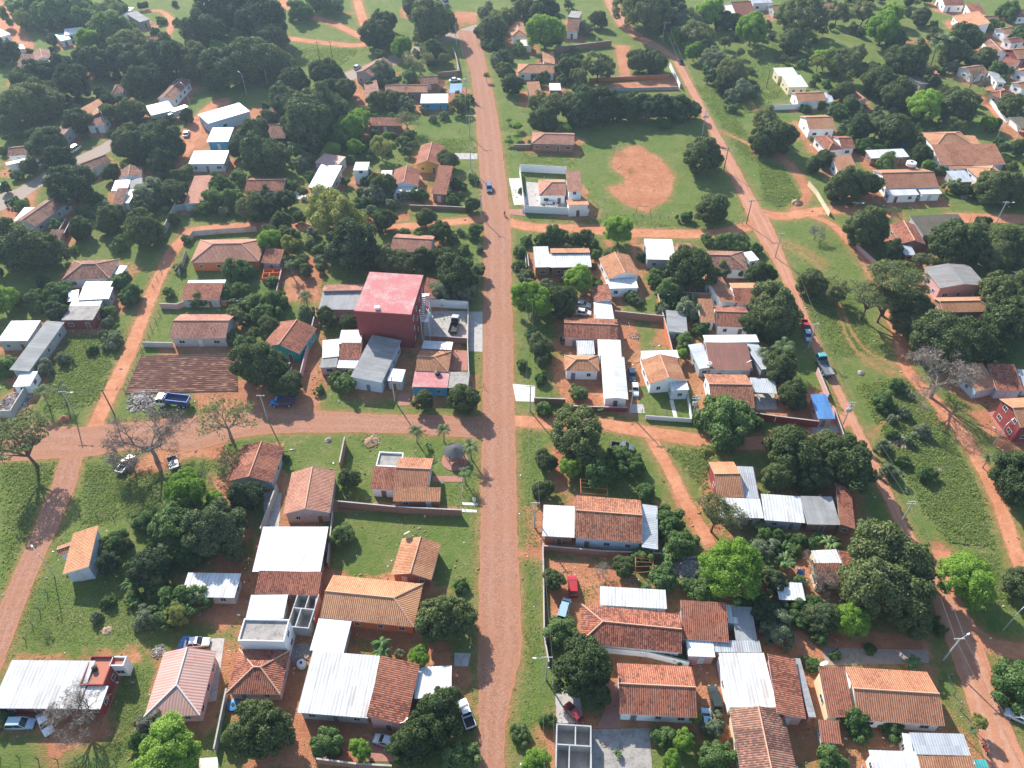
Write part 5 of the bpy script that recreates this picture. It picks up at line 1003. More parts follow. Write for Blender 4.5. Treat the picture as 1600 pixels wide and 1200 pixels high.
WH = None
def wheelmesh():
    global WH
    if WH is None:
        t = MB(); t.tube([(0, -.11, 0), (0, .11, 0)], .32, 14); r = MB(); r.tube([(0, -.12, 0), (0, .12, 0)], .18, 10)
        WH = t.mesh('wheel', ['rubber']), r.mesh('rim', ['galv'])
    return WH
CARME = {}
def wheels(root, pts, s=1.0):
    a, b = wheelmesh()
    for p in pts:
        o = put('wheel', a, root, p, None, (s, s * 1.1, s)); put('rim', b, o)
def carparts(kind, col):
    k = kind, col
    if k in CARME: return CARME[k]
    L, w, zb, zt, xs = SPEC[kind]; h = L / 2; mb = MB()
    nose = zb - .12; prof = [(-h, .32, zb - .22, w - .2), (-h + .12, .26, zb - .04, w - .06), (-h * .55, .24, zb, w), (h * .3, .24, zb, w), (h * .72, .24, zb - .08, w - .04), (h - .1, .28, nose - .1, w - .14), (h, .34, nose - .24, w - .3)]
    mb.loft([ring(x, ww, z0, z1) for x, z0, z1, ww in prof]); gm = MB()
    cab(mb, xs, w - .14, w - .42, zb - .03, zt, gm, mb)
    if kind == 'pickup':
        mb.v = []; mb.f = []; mb.m = []; mb.uv = []
        prof = [(-.65, .3, zb, w), (h * .3, .3, zb, w), (h * .75, .3, zb - .06, w - .04), (h - .08, .32, zb - .2, w - .14), (h, .36, zb - .36, w - .3)]
        mb.loft([ring(x, ww, z0, z1) for x, z0, z1, ww in prof]); gm = MB(); cab(mb, xs, w - .14, w - .4, zb - .03, zt, gm, mb)
        mb.box(((-h - .62) / 2, 0, .5), (h - .62, w - .04, .1), 1)
        for s in (-1, 1): mb.box(((-h - .62) / 2, s * (w / 2 - .05), .78), (h - .62, .1, .52))
        mb.box((-h + .05, 0, .78), (.1, w - .2, .52))
    me = mb.mesh('body', ['paint_' + col, 'black']); g = gm.mesh('windows', ['glass'])
    hm = MB(); hm.box((0, 0, 0), (.12, .34, .16)); tm = MB(); tm.box((0, 0, 0), (.1, .24, .2)); bp = MB(); bp.box((0, 0, 0), (.16, w - .25, .2))
    CARME[k] = me, g, hm.mesh('headlight', ['headl']), tm.mesh('tail_light', ['taill']), bp.mesh('bumper', ['black' if kind in ('suv', 'pickup') else 'paint_' + col]); return CARME[k]
def heading(q):
    a, b = at(q[0], q[1]), at(q[2], q[3]); return (a + b) / 2, math.atan2(b.y - a.y, b.x - a.x)
def car(kind, col, q, label, cat='car', group='cars parked in the village', roof=None):
    """q = rear px, front px"""
    p, th = heading(q); L, w, zb, zt, xs = SPEC[kind]; me, g, hm, tm, bp = carparts(kind, col)
    root = empty({'car': 'parked_car'}.get(cat, cat.replace(' ', '_')), (p.x, p.y, .03), th); tag(root, label, cat, group if cat == 'car' else None)
    put('body', me, root); put('windows', g, root)
    for s in (-1, 1): put('headlight', hm, root, (L / 2 - .07, s * (w / 2 - .34), zb - .32)); put('tail_light', tm, root, (-L / 2 + .03, s * (w / 2 - .25), zb - .26))
    put('bumper', bp, root, (L / 2 - .03, 0, .42)); put('bumper', bp, root, (-L / 2 + .02, 0, .42))
    wheels(root, [(sx * L * .3, sy * (w / 2 - .12), .32) for sx in (-1, 1) for sy in (-1, 1)])
    LAND.append(('the ' + label.split(' parked')[0].split(' standing')[0], topx(p))) if False else None
    return root
car('sedan', 'white', (292,1008,326,1005), 'silver-white sedan parked on the concrete pad behind the salmon hip-roofed house')
car('suv', 'sky', (16,1134,55,1133), 'pale blue hatchback with dark glass roof in front of the long white-roofed house')
car('sedan', 'white', (66,1116,80,1149), 'white sedan parked askew under a leafless tree beside a pale blue car')
car('suv', 'red', (896,933,893,903), 'bright red car standing on red dirt beside dark shrubs')
car('van', 'sky', (878,967,884,945), 'pale blue van with white side panels behind the bright red car')
car('hatch', 'maroon', (906,1128,886,1104), 'dusty red hatchback parked askew beside the roofless half-built rooms')
car('suv', 'jeep', (1120,1112,1112,1076), 'dark green jeep with a grey top in a red-paved drive', 'jeep')
car('hatch', 'sky', (1104,1138,1102,1116), 'pale blue car half under a shrub behind the dark green jeep')
car('pickup', 'white', (736,1138,722,1098), 'white pickup truck parked on the verge beside the cobbled road', 'pickup truck')
car('hatch', 'silver', (617,1164,588,1156), 'silver hatchback in the red-paved forecourt of the pink-walled wing')
car('sedan', 'silver', (1602,1128,1580,1118), 'silver car cut by the picture edge on the grass by the sloping street')
car('sedan', 'white', (991,596,993,626), 'white car nose-out in the narrow drive beside the crisp white house')
car('sedan', 'navy', (986,578,988,598), 'dark blue car behind the white one beside the crisp white house')
car('pickup', 'grey', (952,698,992,704), 'dark grey pickup parked beside the big round mango on the dirt lane', 'pickup truck')
car('sedan', 'silver', (898,477,922,480), 'silver sedan under trees before the rust-red tiled house')
car('hatch', 'white', (903,490,921,492), 'small white car next to the silver sedan under trees')
car('suv', 'jeep', (878,536,900,534), 'dark car in the shaded yard below the rust-red tiled house')
car('suv', 'bluec', (764,290,765,304), 'blue car driving alone on the cobbled road', 'car', None)
car('hatch', 'sky', (1259,520,1263,535), 'light blue car parked on the edge of the sloping street')
car('pickup', 'red', (1256,508,1259,519), 'red pickup just behind the light blue car by the street', 'pickup truck')
car('van', 'white', (112,240,125,231), 'white van on the grey street among dark mangoes', 'van')
car('sedan', 'white', (60,262,67,251), 'white car parked by the dim street stall')
car('sedan', 'white', (290,216,294,206), 'white car near the blue-walled shop')
car('hatch', 'sky', (-2,297,9,292), 'light blue car at the hazy edge of the grey street')
car('sedan', 'white', (703,128,719,126), 'white car parked beside the bright blue canopy')
car('hatch', 'silver', (555,110,562,104), 'silver car before the grey stone roadside house')
car('sedan', 'blackc', (1066,103,1060,94), 'black car driving down the upper sloping street', 'car', None)
car('sedan', 'bluec', (1574,233,1564,225), 'blue car on the far street beside the sprawling villa')
car('hatch', 'white', (851,322,873,324), 'white car behind the front wall of the white-walled corner house')
car('pickup', 'white', (190,738,206,718), 'white pickup under the big leafless tree with a trailer behind', 'pickup truck')
car('sedan', 'silver', (118,35,130,28), 'grey-white car far away among trees in the hazy corner')
# trucks
def truck(q, label, cabc, bedc, L=7.2, w=2.35, tip=0, side=.95, load=None, name='dump_truck', boxed=False, old=False):
    p, th = heading(q); root = empty(name, (p.x, p.y, .03), th); tag(root, label, 'truck'); h = L / 2
    fr = MB(); fr.box((-.1, 0, .72), (L - .6, .9, .22)); fr.build('chassis', ['black'], root)
    cb = MB(); gl = MB(); x1, x0 = h, h - 1.9
    if old:                                                        # bonneted cab
        cb.loft([ring(x, ww, .6, z, .2) for x, z, ww in ((x0 - .1, 1.5, w * .86), (x1 - 1.2, 1.5, w * .86), (x1 - 1.1, 1.4, w * .7), (x1 - .1, 1.3, w * .62), (x1, 1.1, w * .56))]); cab(cb, (x0 - .05, x0 + .05, x1 - 1.45, x1 - 1.15), w * .8, w * .7, 1.48, 2.25, gl, cb)
    else:
        cb.loft([ring(x, ww, .55, z, .2) for x, z, ww in ((x0, 1.55, w), (x1 - .15, 1.55, w), (x1, 1.4, w - .12))]); cab(cb, (x0 + .03, x0 + .1, x1 - .3, x1 - .05), w - .06, w - .3, 1.53, 2.6, gl, cb); cb.box(((x0 + x1) / 2 - .2, 0, 2.7), (1.1, w - .6, .14))
    c = cb.build('cab', ['paint_' + cabc], root); put('windshield', gl.mesh('windshield', ['glass']), c)
    bd = MB(); bl = x0 - .25 + h; bx = (x0 - .25 - h) / 2; M = Matrix.Translation((-h, 0, 1.0)) @ Matrix.Rotation(-tip, 4, 'Y') @ Matrix.Translation((h, 0, -1.0))
    if boxed: bd.box((bx, 0, 2.1), (bl, w, 2.3), 0, M); bd.box((bx, 0, 3.28), (bl + .06, w + .06, .06), 0, M)
    else:
        bd.box((bx, 0, 1.02), (bl, w, .12), 1, M)
        for s in (-1, 1):
            bd.box((bx, s * (w / 2 - .05), 1.08 + side / 2), (bl, .1, side), 0, M)
            for j in range(5): bd.box((bx - bl / 2 + bl * (j + .5) / 5, s * (w / 2 + .02), 1.08 + side / 2), (.1, .06, side), 0, M)
        bd.box((-h + .05, 0, 1.08 + side / 2), (.1, w - .2, side), 0, M); bd.box((x0 - .3, 0, 1.08 + side * .6), (.1, w - .2, side * 1.2), 0, M)
    bd.build('cargo_box' if boxed else 'dump_bed', ['paint_' + bedc, load or 'paint_rustbed'], root)
    wheels(root, [(x, s * (w / 2 - .2), .48) for x in ((h - 1.0, -h + 1.1, -h + 2.2) if L > 6.5 else (h - 1.0, -h + 1.3)) for s in (-1, 1)], 1.5)
    for s in (-1, 1): bm_ = MB(); bm_.box((h - .02, s * (w / 2 - .35), .85), (.08, .3, .2)); bm_.build('headlight', ['headl'], root)
    return root
truck((306,634,241,631), 'white-cabbed dump truck with blue bed beside the ploughed plot', 'white', 'truckb', 7.4, tip=.10, side=1.15, load='paint_grey')
truck((466,632,420,633), 'blue bonneted flatbed truck with rusty bed on the cobbled side street', 'truckl', 'truckb', 5.8, 2.2, side=.4, name='flatbed_truck', old=True)
truck((437,606,452,577), 'old turquoise truck with white nose parked before the turquoise-walled house', 'white', 'turq', 6.4, 2.1, side=.9, name='old_truck', load='paint_turq')
truck((1297,597,1276,558), 'grey-green flatbed truck with low sides along the sloping street', 'turq', 'grey', 7.0, 2.3, side=.5, name='flatbed_truck', load='paint_grey')
truck((296,178,263,190), 'white boxed truck beside the white garage roof', 'white', 'white', 8.2, 2.4, boxed=True, name='box_truck')
truck((706,528,714,500), 'stripped white truck wreck in the walled concrete yard', 'silver', 'jeep', 5.8, 2.1, side=.5, name='truck_wreck', load='black')
truck((680,-4,702,12), 'long pale trailer truck under the top edge at the road junction', 'silver', 'silver', 11.0, 2.5, boxed=True, name='trailer_truck')
def trailer():
    p, th = heading((276,738,270,718)); root = empty('cargo_trailer', (p.x, p.y, 0), th); tag(root, 'dark open cargo trailer on grass behind a bright green tree', 'trailer'); m = MB(); m.box((0, 0, .75), (3.6, 1.9, .1))
    for s in (-1, 1): m.box((0, s * .95, 1.05), (3.6, .08, .6))
    m.box((1.8, 0, 1.05), (.08, 1.9, .6)); m.box((-1.8, 0, 1.05), (.08, 1.9, .6)); m.build('box', ['paint_grey'], root); d = MB(); d.tube([(1.8, .5, .7), (3.1, 0, .6)], .05); d.tube([(1.8, -.5, .7), (3.1, 0, .6)], .05); d.build('drawbar', ['black'], root); wheels(root, [(0, s * 1.0, .35) for s in (-1, 1)])
trailer()
# motorcycle and its rider, and two more parked ones
def moto(q, label):
    p, th = heading(q); root = empty('motorcycle', (p.x, p.y, .03), th); tag(root, label, 'motorcycle', 'motorcycles of the village'); b = MB()
    b.loft([ring(x, ww, z0, z1, .06) for x, z0, z1, ww in ((-.75, .66, .82, .16), (-.3, .5, .86, .26), (.1, .42, .95, .3), (.4, .6, .98, .2))]); b.build('body', ['paint_maroon'], root)
    f = MB(); f.tube([(.62, 0, .3), (.38, 0, 1.05)], .035, 5); f.build('fork', ['galv'], root); hb = MB(); hb.tube([(.25, -.34, 1.1), (.38, 0, 1.06), (.25, .34, 1.1)], .022, 5); hb.build('handlebar', ['black'], root); a, bb = wheelmesh()
    for x in (-.62, .66): o = put('wheel', a, root, (x, 0, .31), None, (.97, .5, .97)); put('rim', bb, o)
    return root
mroot = moto((790,344,787,331), 'dark red motorcycle ridden along the edge of the cobbled road')
moto((1540,1178,1534,1166), 'motorcycle standing by the kerb of the lower sloping street'); moto((950,41,943,38), 'motorcycle far up the sloping street near the brick wall')
def rider():
    root = empty('person', mroot.location, mroot.rotation_euler.z); tag(root, 'person in a red shirt and dark trousers riding the dark red motorcycle', 'person')
    J = {}; E_ = []; Rr = []
    def j(n, p, r, par=None):
        J[n] = len(Rr); Rr.append((Vector(p), r));
        if par: E_.append((J[par], J[n]))
    j('pelvis', (-.18, 0, .93), .15); j('waist', (-.13, 0, 1.12), .135, 'pelvis'); j('chest', (-.05, 0, 1.34), .165, 'waist'); j('neck', (-.02, 0, 1.52), .06, 'chest'); j('head', (.01, 0, 1.64), .095, 'neck'); j('crown', (.01, 0, 1.77), .08, 'head'); j('nose', (.12, 0, 1.67), .025, 'head')
    for s, n in ((-1, 'r'), (1, 'l')):
        j('sh' + n, (-.03, s * .2, 1.44), .075, 'chest'); j('el' + n, (.08, s * .33, 1.22), .05, 'sh' + n); j('wr' + n, (.26, s * .33, 1.14), .032, 'el' + n); j('pa' + n, (.31, s * .33, 1.135), .036, 'wr' + n)
        for i in range(4): j('f%d%s' % (i, n), (.37, s * (.29 + .025 * i), 1.13), .010, 'pa' + n); j('g%d%s' % (i, n), (.375, s * (.29 + .025 * i), 1.09 + .004 * i), .009, 'f%d%s' % (i, n))
        j('th' + n, (.31, s * .285, 1.11), .011, 'pa' + n)
        j('hip' + n, (-.12, s * .12, .9), .105, 'pelvis'); j('kn' + n, (.3, s * .2, .78), .07, 'hip' + n); j('an' + n, (.1, s * .2, .36), .045, 'kn' + n); j('to' + n, (.28, s * .2, .32), .04, 'an' + n)
    me = bpy.data.meshes.new('body'); me.from_pydata([tuple(p) for p, r in Rr], E_, []); o = put('body', me, root)
    for m in ('shirt', 'jean', 'skin'): me.materials.append(MAT[m])
    sk = o.modifiers.new('Skin', 'SKIN'); me.skin_vertices.new() if not me.skin_vertices else None
    for i, (p, r) in enumerate(Rr): me.skin_vertices[0].data[i].radius = (r, r); me.skin_vertices[0].data[i].use_root = i == 0
    o.modifiers.new('Subdivision', 'SUBSURF').levels = 1
    dg = bpy.context.evaluated_depsgraph_get(); m2 = bpy.data.meshes.new_from_object(o.evaluated_get(dg)); o.modifiers.clear(); o.data = m2; m2.materials.clear()
    for m in ('shirt', 'jean', 'skin'): m2.materials.append(MAT[m])
    for f in m2.polygons:
        c = f.center; f.material_index = 2 if c.z > 1.5 or (c.x > .12 and c.z > 1.0) else (1 if c.z < 1.0 else 0); f.use_smooth = True
    h = MB(); n = 8; h.loft([[(.0 + r * math.cos(t), r * math.sin(t), z) for t in [6.283 * i / n for i in range(n)]] for r, z in ((.105, 1.68), (.115, 1.74), (.1, 1.8), (.05, 1.85))]); h.build('hair', ['hairk'], root)
rider()
# ---------------------------------------------------------------- poles, lamps and cables
POLES = []
def pole(x, y, h=8.2, arm=1, lamp=0, trans=False, wood=False, th=0.0, lampdir=0.0, phrase=None):
    p = at(x, y); white = lamp and not arm
    root = empty('street_lamp' if white else 'utility_pole', (p.x, p.y, 0), th); m = 'polew' if wood else ('galv' if white else 'polec'); P = MB(); P.tube([(0, 0, -.4), (0, 0, h)], [.17, .11] if not white else [.10, .07], 8); P.build('shaft', [m], root)
    for i in range(arm):
        z = h - .35 - .7 * i; a = MB(); a.box((0, .13, z), (1.9, .1, .12)); c = a.build('crossarm', [m], root)
        for u in (-.8, -.3, .3, .8): q = MB(); q.cyl((u, .13, z + .06), .05, .18, 6); q.build('insulator', ['whitep'], c)
    if lamp:
        d = Vector((math.cos(lampdir), math.sin(lampdir), 0)); z = h - (.9 if not white else .1); a = MB(); a.tube([Vector((0, 0, z)), d * .9 + Vector((0, 0, z + .45)), d * 1.9 + Vector((0, 0, z + .55))], .04, 5); ao = a.build('lamp_arm', ['galv'], root); l = MB(); l.loft([[(d * (1.8 + t) + Vector((-d.y, d.x, 0)) * s * w + Vector((0, 0, z + .5 + zz))) for s, zz in ((-1, 0), (1, 0), (.7, .14), (-.7, .14))] for t, w in ((0, .08), (.2, .17), (.55, .14), (.7, .04))]); l.build('lamp_head', ['whitep'], ao)
    if trans:
        for u in (-.55, .1, .75)[:2 if h < 9 else 3]: t = MB(); t.cyl((u, -.38, h - 2.6), .3, .95, 10); t.cyl((u, -.38, h - 1.65), .2, .12, 8); t.build('transformer', ['galv'], root)
    auto(root, ('slim street lamp' if white else ('dark wooden utility pole' if wood else 'grey concrete utility pole') + (' with lamp' if lamp else ' with transformers' if trans else '')) if not phrase else phrase, 'street lamp' if white else 'utility pole', (x, y - 15), 'street lamps' if white else 'utility poles of the village'); POLES.append((p, h)); return p, h
A_ = [pole(853,1062,8.2,1,1,lampdir=math.pi), pole(835,824,8.2), pole(828,642,8.2), pole(826,498,8.2), pole(752,341,8.2), pole(736,266,8.2), pole(734,214,8.2,1,1), pole(729,150,8.4,1,0,True), pole(713,70,8.2)]
B_ = [pole(1474,1031,7.6,1,1,lampdir=.5), pole(1404,823,8.4,2), pole(1314,670,8.6,2,0,True), pole(1262,545,8.2), pole(1211,402,8.2,1), pole(1166,350,8.2,1,0,False,True), pole(1131,266,8.2,1,0,False,True), pole(1097,211,9.2,2,0,True), pole(1035,66,8.6,1,1)]
C_ = [pole(617,627,7.8,1,1,lampdir=.2), pole(418,655,7.8), pole(178,646,7.8,1,0,False,True), pole(117,648,7.6,1,1)]
D_ = [pole(1080,660,8.6,2,0,True), pole(984,648,7.8,1)]
E1 = [pole(1325,353,8.2,1,1,False,True), pole(1556,349,7.6,1,1)]
for a in ((85,900,7.4,0,1), (1567,985,7.4,0,1), (1552,695,6.5,0,1), (418,132,9,0,1), (386,150,8.5,0,1), (298,168,8.5,0,1), (172,213,9,0,1), (1358,225,1,0,1), (1553,226,7.5,0,1), (1520,25,8,0,1)):
    if a[2] > 2: pole(*a, lampdir=2.4 if a[0] < 800 else .6)
for a in ((200,175,8.4), (85,78,8.4), (500,96,8.0), (520,95,8.0), (578,80,8.0), (1197,138,7.5)): pole(*a, wood=True)
WIRES = 0
def spans(l, sep=(-.8, .8), th=0.0, ext=None):
    for (a, ha), (b, hb) in zip(l, l[1:]):
        d = (b - a).normalized()
        for s in sep:
            n = Vector((1, 0, 0)) if abs(d.y) > abs(d.x) else Vector((1, 0, 0)); P0, P1 = a + n * s + Vector((0, .13, ha - .1)), b + n * s + Vector((0, .13, hb - .1)); K = 9
            pts = [P0.lerp(P1, i / K) - Vector((0, 0, 4 * .012 * (P1 - P0).length * (i / K) * (1 - i / K))) for i in range(K + 1)]
            mb = MB(); mb.tube(pts, .02, 4, 0, False); o = mb.build('power_cable', ['wire']); m = topx((P0 + P1) / 2); auto(o, 'thin grey power cable spanning', 'cable', m, 'power cables between poles')
fake = (at(858, 1330), 8.2); fb = (at(1625, 1330), 7.6)
spans([fake] + A_); spans([fb] + B_); spans(C_[:1] + C_[1:], (.3,)); spans([A_[2]] + D_[::-1] + [B_[2]], (.3,)); spans([B_[5], E1[0], E1[1]], (-.8, .8))
# ---------------------------------------------------------------- garden walls and fences
def gwall(phrase, l, h=1.9, mat='b', t=.18, cat='wall', close=False, cope='conc', posts=0):
    P = px2(l); P = P + [P[0]] if close else P
    m0 = P[0]; root = empty('garden_wall', (m0.x, m0.y, 0)); auto(root, phrase, cat, (sum(l[0::2]) / (len(l) / 2), sum(l[1::2]) / (len(l) / 2)), 'garden walls'); mb = MB(); cp = MB()
    for i, (a, b) in enumerate(zip(P, P[1:])):
        d = b - a; L = d.length; th = math.atan2(d.y, d.x); M = Matrix.Translation((a - m0)) @ Matrix.Rotation(th, 4, 'Z'); e = 0 if i == len(P) - 2 else -t / 2
        mb.box(((L + e) / 2, 0, h / 2 - .1), (L + e - (.001 if i else 0), t, h + .2), 0, M); cp.box(((L + e) / 2, 0, h + .03), (L + e - .002, t + .08, .06), 0, M)
    mb.build('wall', ['wall_' + mat], root); cp.build('coping', [cope], root)
    if posts:
        for a, b in zip(P, P[1:]):
            n = int((b - a).length / posts); th = math.atan2((b - a).y, (b - a).x)
            for j in range(n + 1): q = MB(); c = a.lerp(b, j / max(1, n)) - m0; q.box((0, 0, h / 2 + .1), (.3, t + .12, h + .3), 0, Matrix.Translation(c) @ Matrix.Rotation(th, 4, 'Z')); q.build('pillar', ['conc'], root)
    return root
for ph, l, h, m in [('red brick garden wall', (528,792,622,801,722,806), 2.0, 'b'), ('tall brick end wall', (541,695,533,735), 2.6, 'b'), ('brick wall along the warehouse', (522,808,514,888), 2.0, 'b'), ('pale plastered yard wall', (435,766,410,835), 2.0, 'g'), ('brick yard wall', (850,860,940,868,1034,872), 1.6, 'b'), ('brick wall by the verge', (848,855,850,1000,857,1040), 1.4, 'b'),
                    ('white boundary wall', (940,1019,1010,1026,1075,1042), 1.9, 'w'), ('grey garden wall', (357,1082,338,1176), 1.6, 'g'), ('low brick front wall', (497,1192,560,1200,614,1203), 1.8, 'b'), ('long orange-brown boundary wall', (1026,468,1045,540,1052,570), 2.0, 'o'), ('brick dividing wall', (960,496,1037,504), 2.2, 'b'), ('red boundary wall', (1177,655,1210,660,1276,668), 2.1, 'r'),
                    ('white front wall', (1008,655,1080,660,1072,610), 1.2, 'w'), ('tall white yard wall', (667,479,732,483), 2.6, 'w'), ('pink-red yard wall', (732,484,731,545,733,600), 2.0, 'p'), ('brown brick yard wall', (664,533,731,537), 1.9, 'b'), ('narrow alley wall', (493,505,470,600), 2.2, 'p'), ('grey lot wall', (0,652,22,652,50,606), 2.2, 'g'),
                    ('white compound wall', (812,268,885,272), 2.6, 'w'), ('white front compound wall', (816,332,920,337), 2.4, 'w'), ('white side compound wall', (812,270,820,335), 2.2, 'w'), ('low brick side wall', (803,232,830,232), 1.5, 'b'), ('long brick wall', (866,83,955,72), 2.4, 'b'), ('white-capped corner wall', (1046,105,1062,138), 2.0, 'w'), ('low orange wall', (920,128,1045,122), 1.5, 'o'), ('thin grey lot wall', (900,144,1060,140), 1.2, 'g'),
                    ('white meadow wall', (1206,172,1260,170,1330,171), 1.9, 'w'), ('long low white wall', (1545,160,1565,185,1590,206), 1.6, 'w'), ('dark red garden wall', (92,396,113,356), 2.0, 'r'), ('grey brick lane wall', (255,373,278,326), 2.4, 'g'), ('low plastered lane wall', (225,542,272,543), 1.6, 'g'), ('low pink garden wall', (252,482,280,483,290,478), 1.7, 'p'), ('orange garden wall', (345,478,390,477), 1.6, 'o'),
                    ('dark red rear wall', (430,219,452,222,508,222), 1.9, 'r'), ('low brick lane wall', (640,326,700,328,735,330), 1.3, 'b'), ('brick street wall', (714,100,716,118,684,121), 2.0, 'b'), ('curved brick street wall', (708,80,714,98,718,118), 1.8, 'o'), ('brown garden edge wall', (432,470,442,425), 1.6, 'b'), ('brick front wall', (834,630,883,632), 1.8, 'b'), ('red low house wall', (885,640,980,643), 1.3, 'r'), ('grey slab fence', (1325,375,1345,395,1372,420), 1.4, 'p'), ('white gate wall', (1262,290,1275,305,1295,338), 1.6, 'c'), ('tall orange side wall', (500,935,494,980), 2.6, 'o'), ('brick party wall', (820,395,822,425), 1.5, 'b'), ('brown wall behind the hut', (95,370,107,350), 2.0, 'b'), ('red brick verge wall', (1300,640,1318,690), 1.2, 'p'), ('brick rear wall', (1040,470,1066,466,1110,468), 2.0, 'b'), ('pink street wall', (1275,583,1292,625), 1.8, 'p'), ('brick store wall', (824,405,826,424), 1.8, 'b')]:
    gwall(ph, l, h, m)
def slats(l, ph, h=1.8):
    P = px2(l); root = empty('slat_fence', P[0]); auto(root, ph, 'fence', (l[0], l[1])); 
    for a, b in zip(P, P[1:]):
        n = max(1, round((b - a).length / 3)); th = math.atan2((b - a).y, (b - a).x)
        for j in range(n):
            M = Matrix.Translation(a.lerp(b, (j + .5) / n) - P[0]) @ Matrix.Rotation(th, 4, 'Z'); L = (b - a).length / n; m = MB()
            for k in range(5): m.box((0, 0, .2 + k * h / 5), (L - .16, .05, h / 5 - .03), 0, M)
            m.build('slat_panel', ['wall_g'], root); q = MB(); q.box((-L / 2, 0, h / 2), (.14, .14, h + .25), 0, M); q.build('post', ['conc'], root)
slats((295,380,304,369,340,366,402,362), 'grey concrete panel fence'); slats((276,330,300,326,312,325), 'bluish panel fence', 2.2); slats((281,432,293,398), 'dark slatted side fence')
def wirefence(l, ph, gap=2.6, h=1.35, mat='polew', wires=3):
    P = px2(l); root = empty('wire_fence', P[0]); auto(root, ph, 'fence', (sum(l[0::2]) * 2 / len(l), sum(l[1::2]) * 2 / len(l)), 'wire fences'); pm = MB(); pm.tube([(0, 0, -.2), (0, 0, h)], .07, 5); me = pm.mesh('post', [mat]); w = MB(); rng = random.Random(len(ph))
    for a, b in zip(P, P[1:]):
        n = max(1, int((b - a).length / gap))
        for j in range(n + 1): put('post', me, root, a.lerp(b, j / n) - P[0], (rng.uniform(-.06, .06), rng.uniform(-.06, .06), 0), (1, 1, rng.uniform(.9, 1.15)))
        for k in range(wires): w.tube([a - P[0] + Vector((0, 0, .35 + .4 * k)), b - P[0] + Vector((0, 0, .35 + .4 * k))], .012, 3, 0, False)
    w.build('wires', ['wire'], root)
for l, ph in [((905,338,990,341,1085,344,1160,350), 'post-and-wire fence of the football field'), ((222,548,237,515,262,470), 'wooden post fence along the narrow lane'), ((195,612,222,556), 'post fence beside the ploughed plot'), ((40,1000,62,955,85,900), 'sparse post fence along the curved street'), ((125,805,178,810), 'short row of fence posts above the cottage'), ((0,1182,60,1188,180,1190), 'post fence at the bottom edge'), ((850,775,846,850), 'low wire fence by the verge'), ((1515,345,1600,350), 'wire fence beside the dirt street'), ((240,450,252,425,255,380), 'old post fence under mangoes'), ((1003,645,1080,648), 'thin black railing before the white lawn'), ((725,700,722,790), 'garden fence along the cobbled road'), ((700,600,756,605), 'railing before the bright blue house'), ((1470,1040,1500,1110,1520,1145), 'bluish railing along the lower sloping street')]: wirefence(l, ph)
# ---------------------------------------------------------------- small things
def stairs_frame():
    """open steel stair of the tall red building"""
    root = empty('stair_frame', at(668, 520)); tag(root, 'pale steel stair frame against the side of the tall red building', 'staircase'); x0, y0 = root.location.x, root.location.y; f = MB(); T = 10.2
    pts = [(-.9, -3.5), (1.0, -3.5), (1.0, 3.2), (-.9, 3.2)]
    for u, v in pts: q = MB(); q.box((u, v, T / 2), (.18, .18, T)); q.build('post', ['galv'], root)
    for i in range(3):
        z0 = i * 3.3; s = MB()
        for k in range(12): t = k / 12; s.box((.5 if i % 2 else -.45, -3.2 + 6.2 * (t if i % 2 == 0 else 1 - t), z0 + .28 * (k + 1)), (.8, .5, .06))
        s.build('stair_flight', ['galv'], root); d = MB(); d.box((.05, 3.0 if i % 2 == 0 else -3.3, z0 + 3.36), (1.7, .9, .08)); d.build('landing', ['galv'], root); b = MB(); b.tube([(1.05, -3.5, z0 + .1), (1.05, 3.2, z0 + 3.3)], .06, 5); b.tube([(1.05, 3.2, z0 + .1), (1.05, -3.5, z0 + 3.3)], .06, 5); b.build('brace', ['galv'], root)
stairs_frame()
def gazebo():
    p = at(711, 720); root = empty('gazebo', (p.x, p.y, 0)); tag(root, 'round dark thatched gazebo on a pinkish circular floor by the palms', 'gazebo'); f = MB(); f.cyl((0, 0, -.05), 2.9, .17, 28); f.build('floor', ['pavers'], root); r = MB(); n = 26; rng = random.Random(2)
    r.loft([[(R * rng.uniform(.97, 1.03) * math.cos(6.283 * i / n), .9 + R * rng.uniform(.97, 1.03) * math.sin(6.283 * i / n), z) for i in range(n)] for R, z in ((2.3, 2.2), (2.35, 2.32), (1.2, 2.9), (.25, 3.35), (.05, 3.4))]); r.build('roof', ['thatch'], root)
    for i in range(6): q = MB(); t = 6.283 * i / 6; q.tube([(2.1 * math.cos(t), .9 + 2.1 * math.sin(t), .1), (2.1 * math.cos(t), .9 + 2.1 * math.sin(t), 2.6)], .08, 6); q.build('post', ['wood'], root)
gazebo()
def pergola(q, label, h=2.6):
    P = [at(q[2 * i], q[2 * i + 1], h) for i in range(4)]; o = P[0].copy(); o.z = 0; root = empty('pergola', o); tag(root, label, 'pergola', 'wooden pergola frames')
    for p in P: m = MB(); m.box((p.x - o.x, p.y - o.y, h / 2), (.16, .16, h)); m.build('post', ['wood'], root)
    for a, b in ((0, 1), (1, 2), (3, 2), (0, 3)): m = MB(); m.tube([P[a] - o + Vector((0, 0, .08 if a in (0, 3) and b in (1, 2) else .2)), P[b] - o + Vector((0, 0, .08 if a in (0, 3) and b in (1, 2) else .2))], .09, 4); m.build('beam', ['dirtheap'], root)
    for t in (.3, .62): m = MB(); m.tube([P[0].lerp(P[3], t) - o + Vector((0, 0, .3)), P[1].lerp(P[2], t) - o + Vector((0, 0, .3))], .07, 4); m.build('rafter', ['dirtheap'], root)
pergola((907,749,948,752,949,774,908,771), 'bare timber frame pergola behind the orange gable house with white carport'); pergola((993,872,1021,875,1019,893,993,896), 'timber pergola frame in the red dirt yard by young trees')
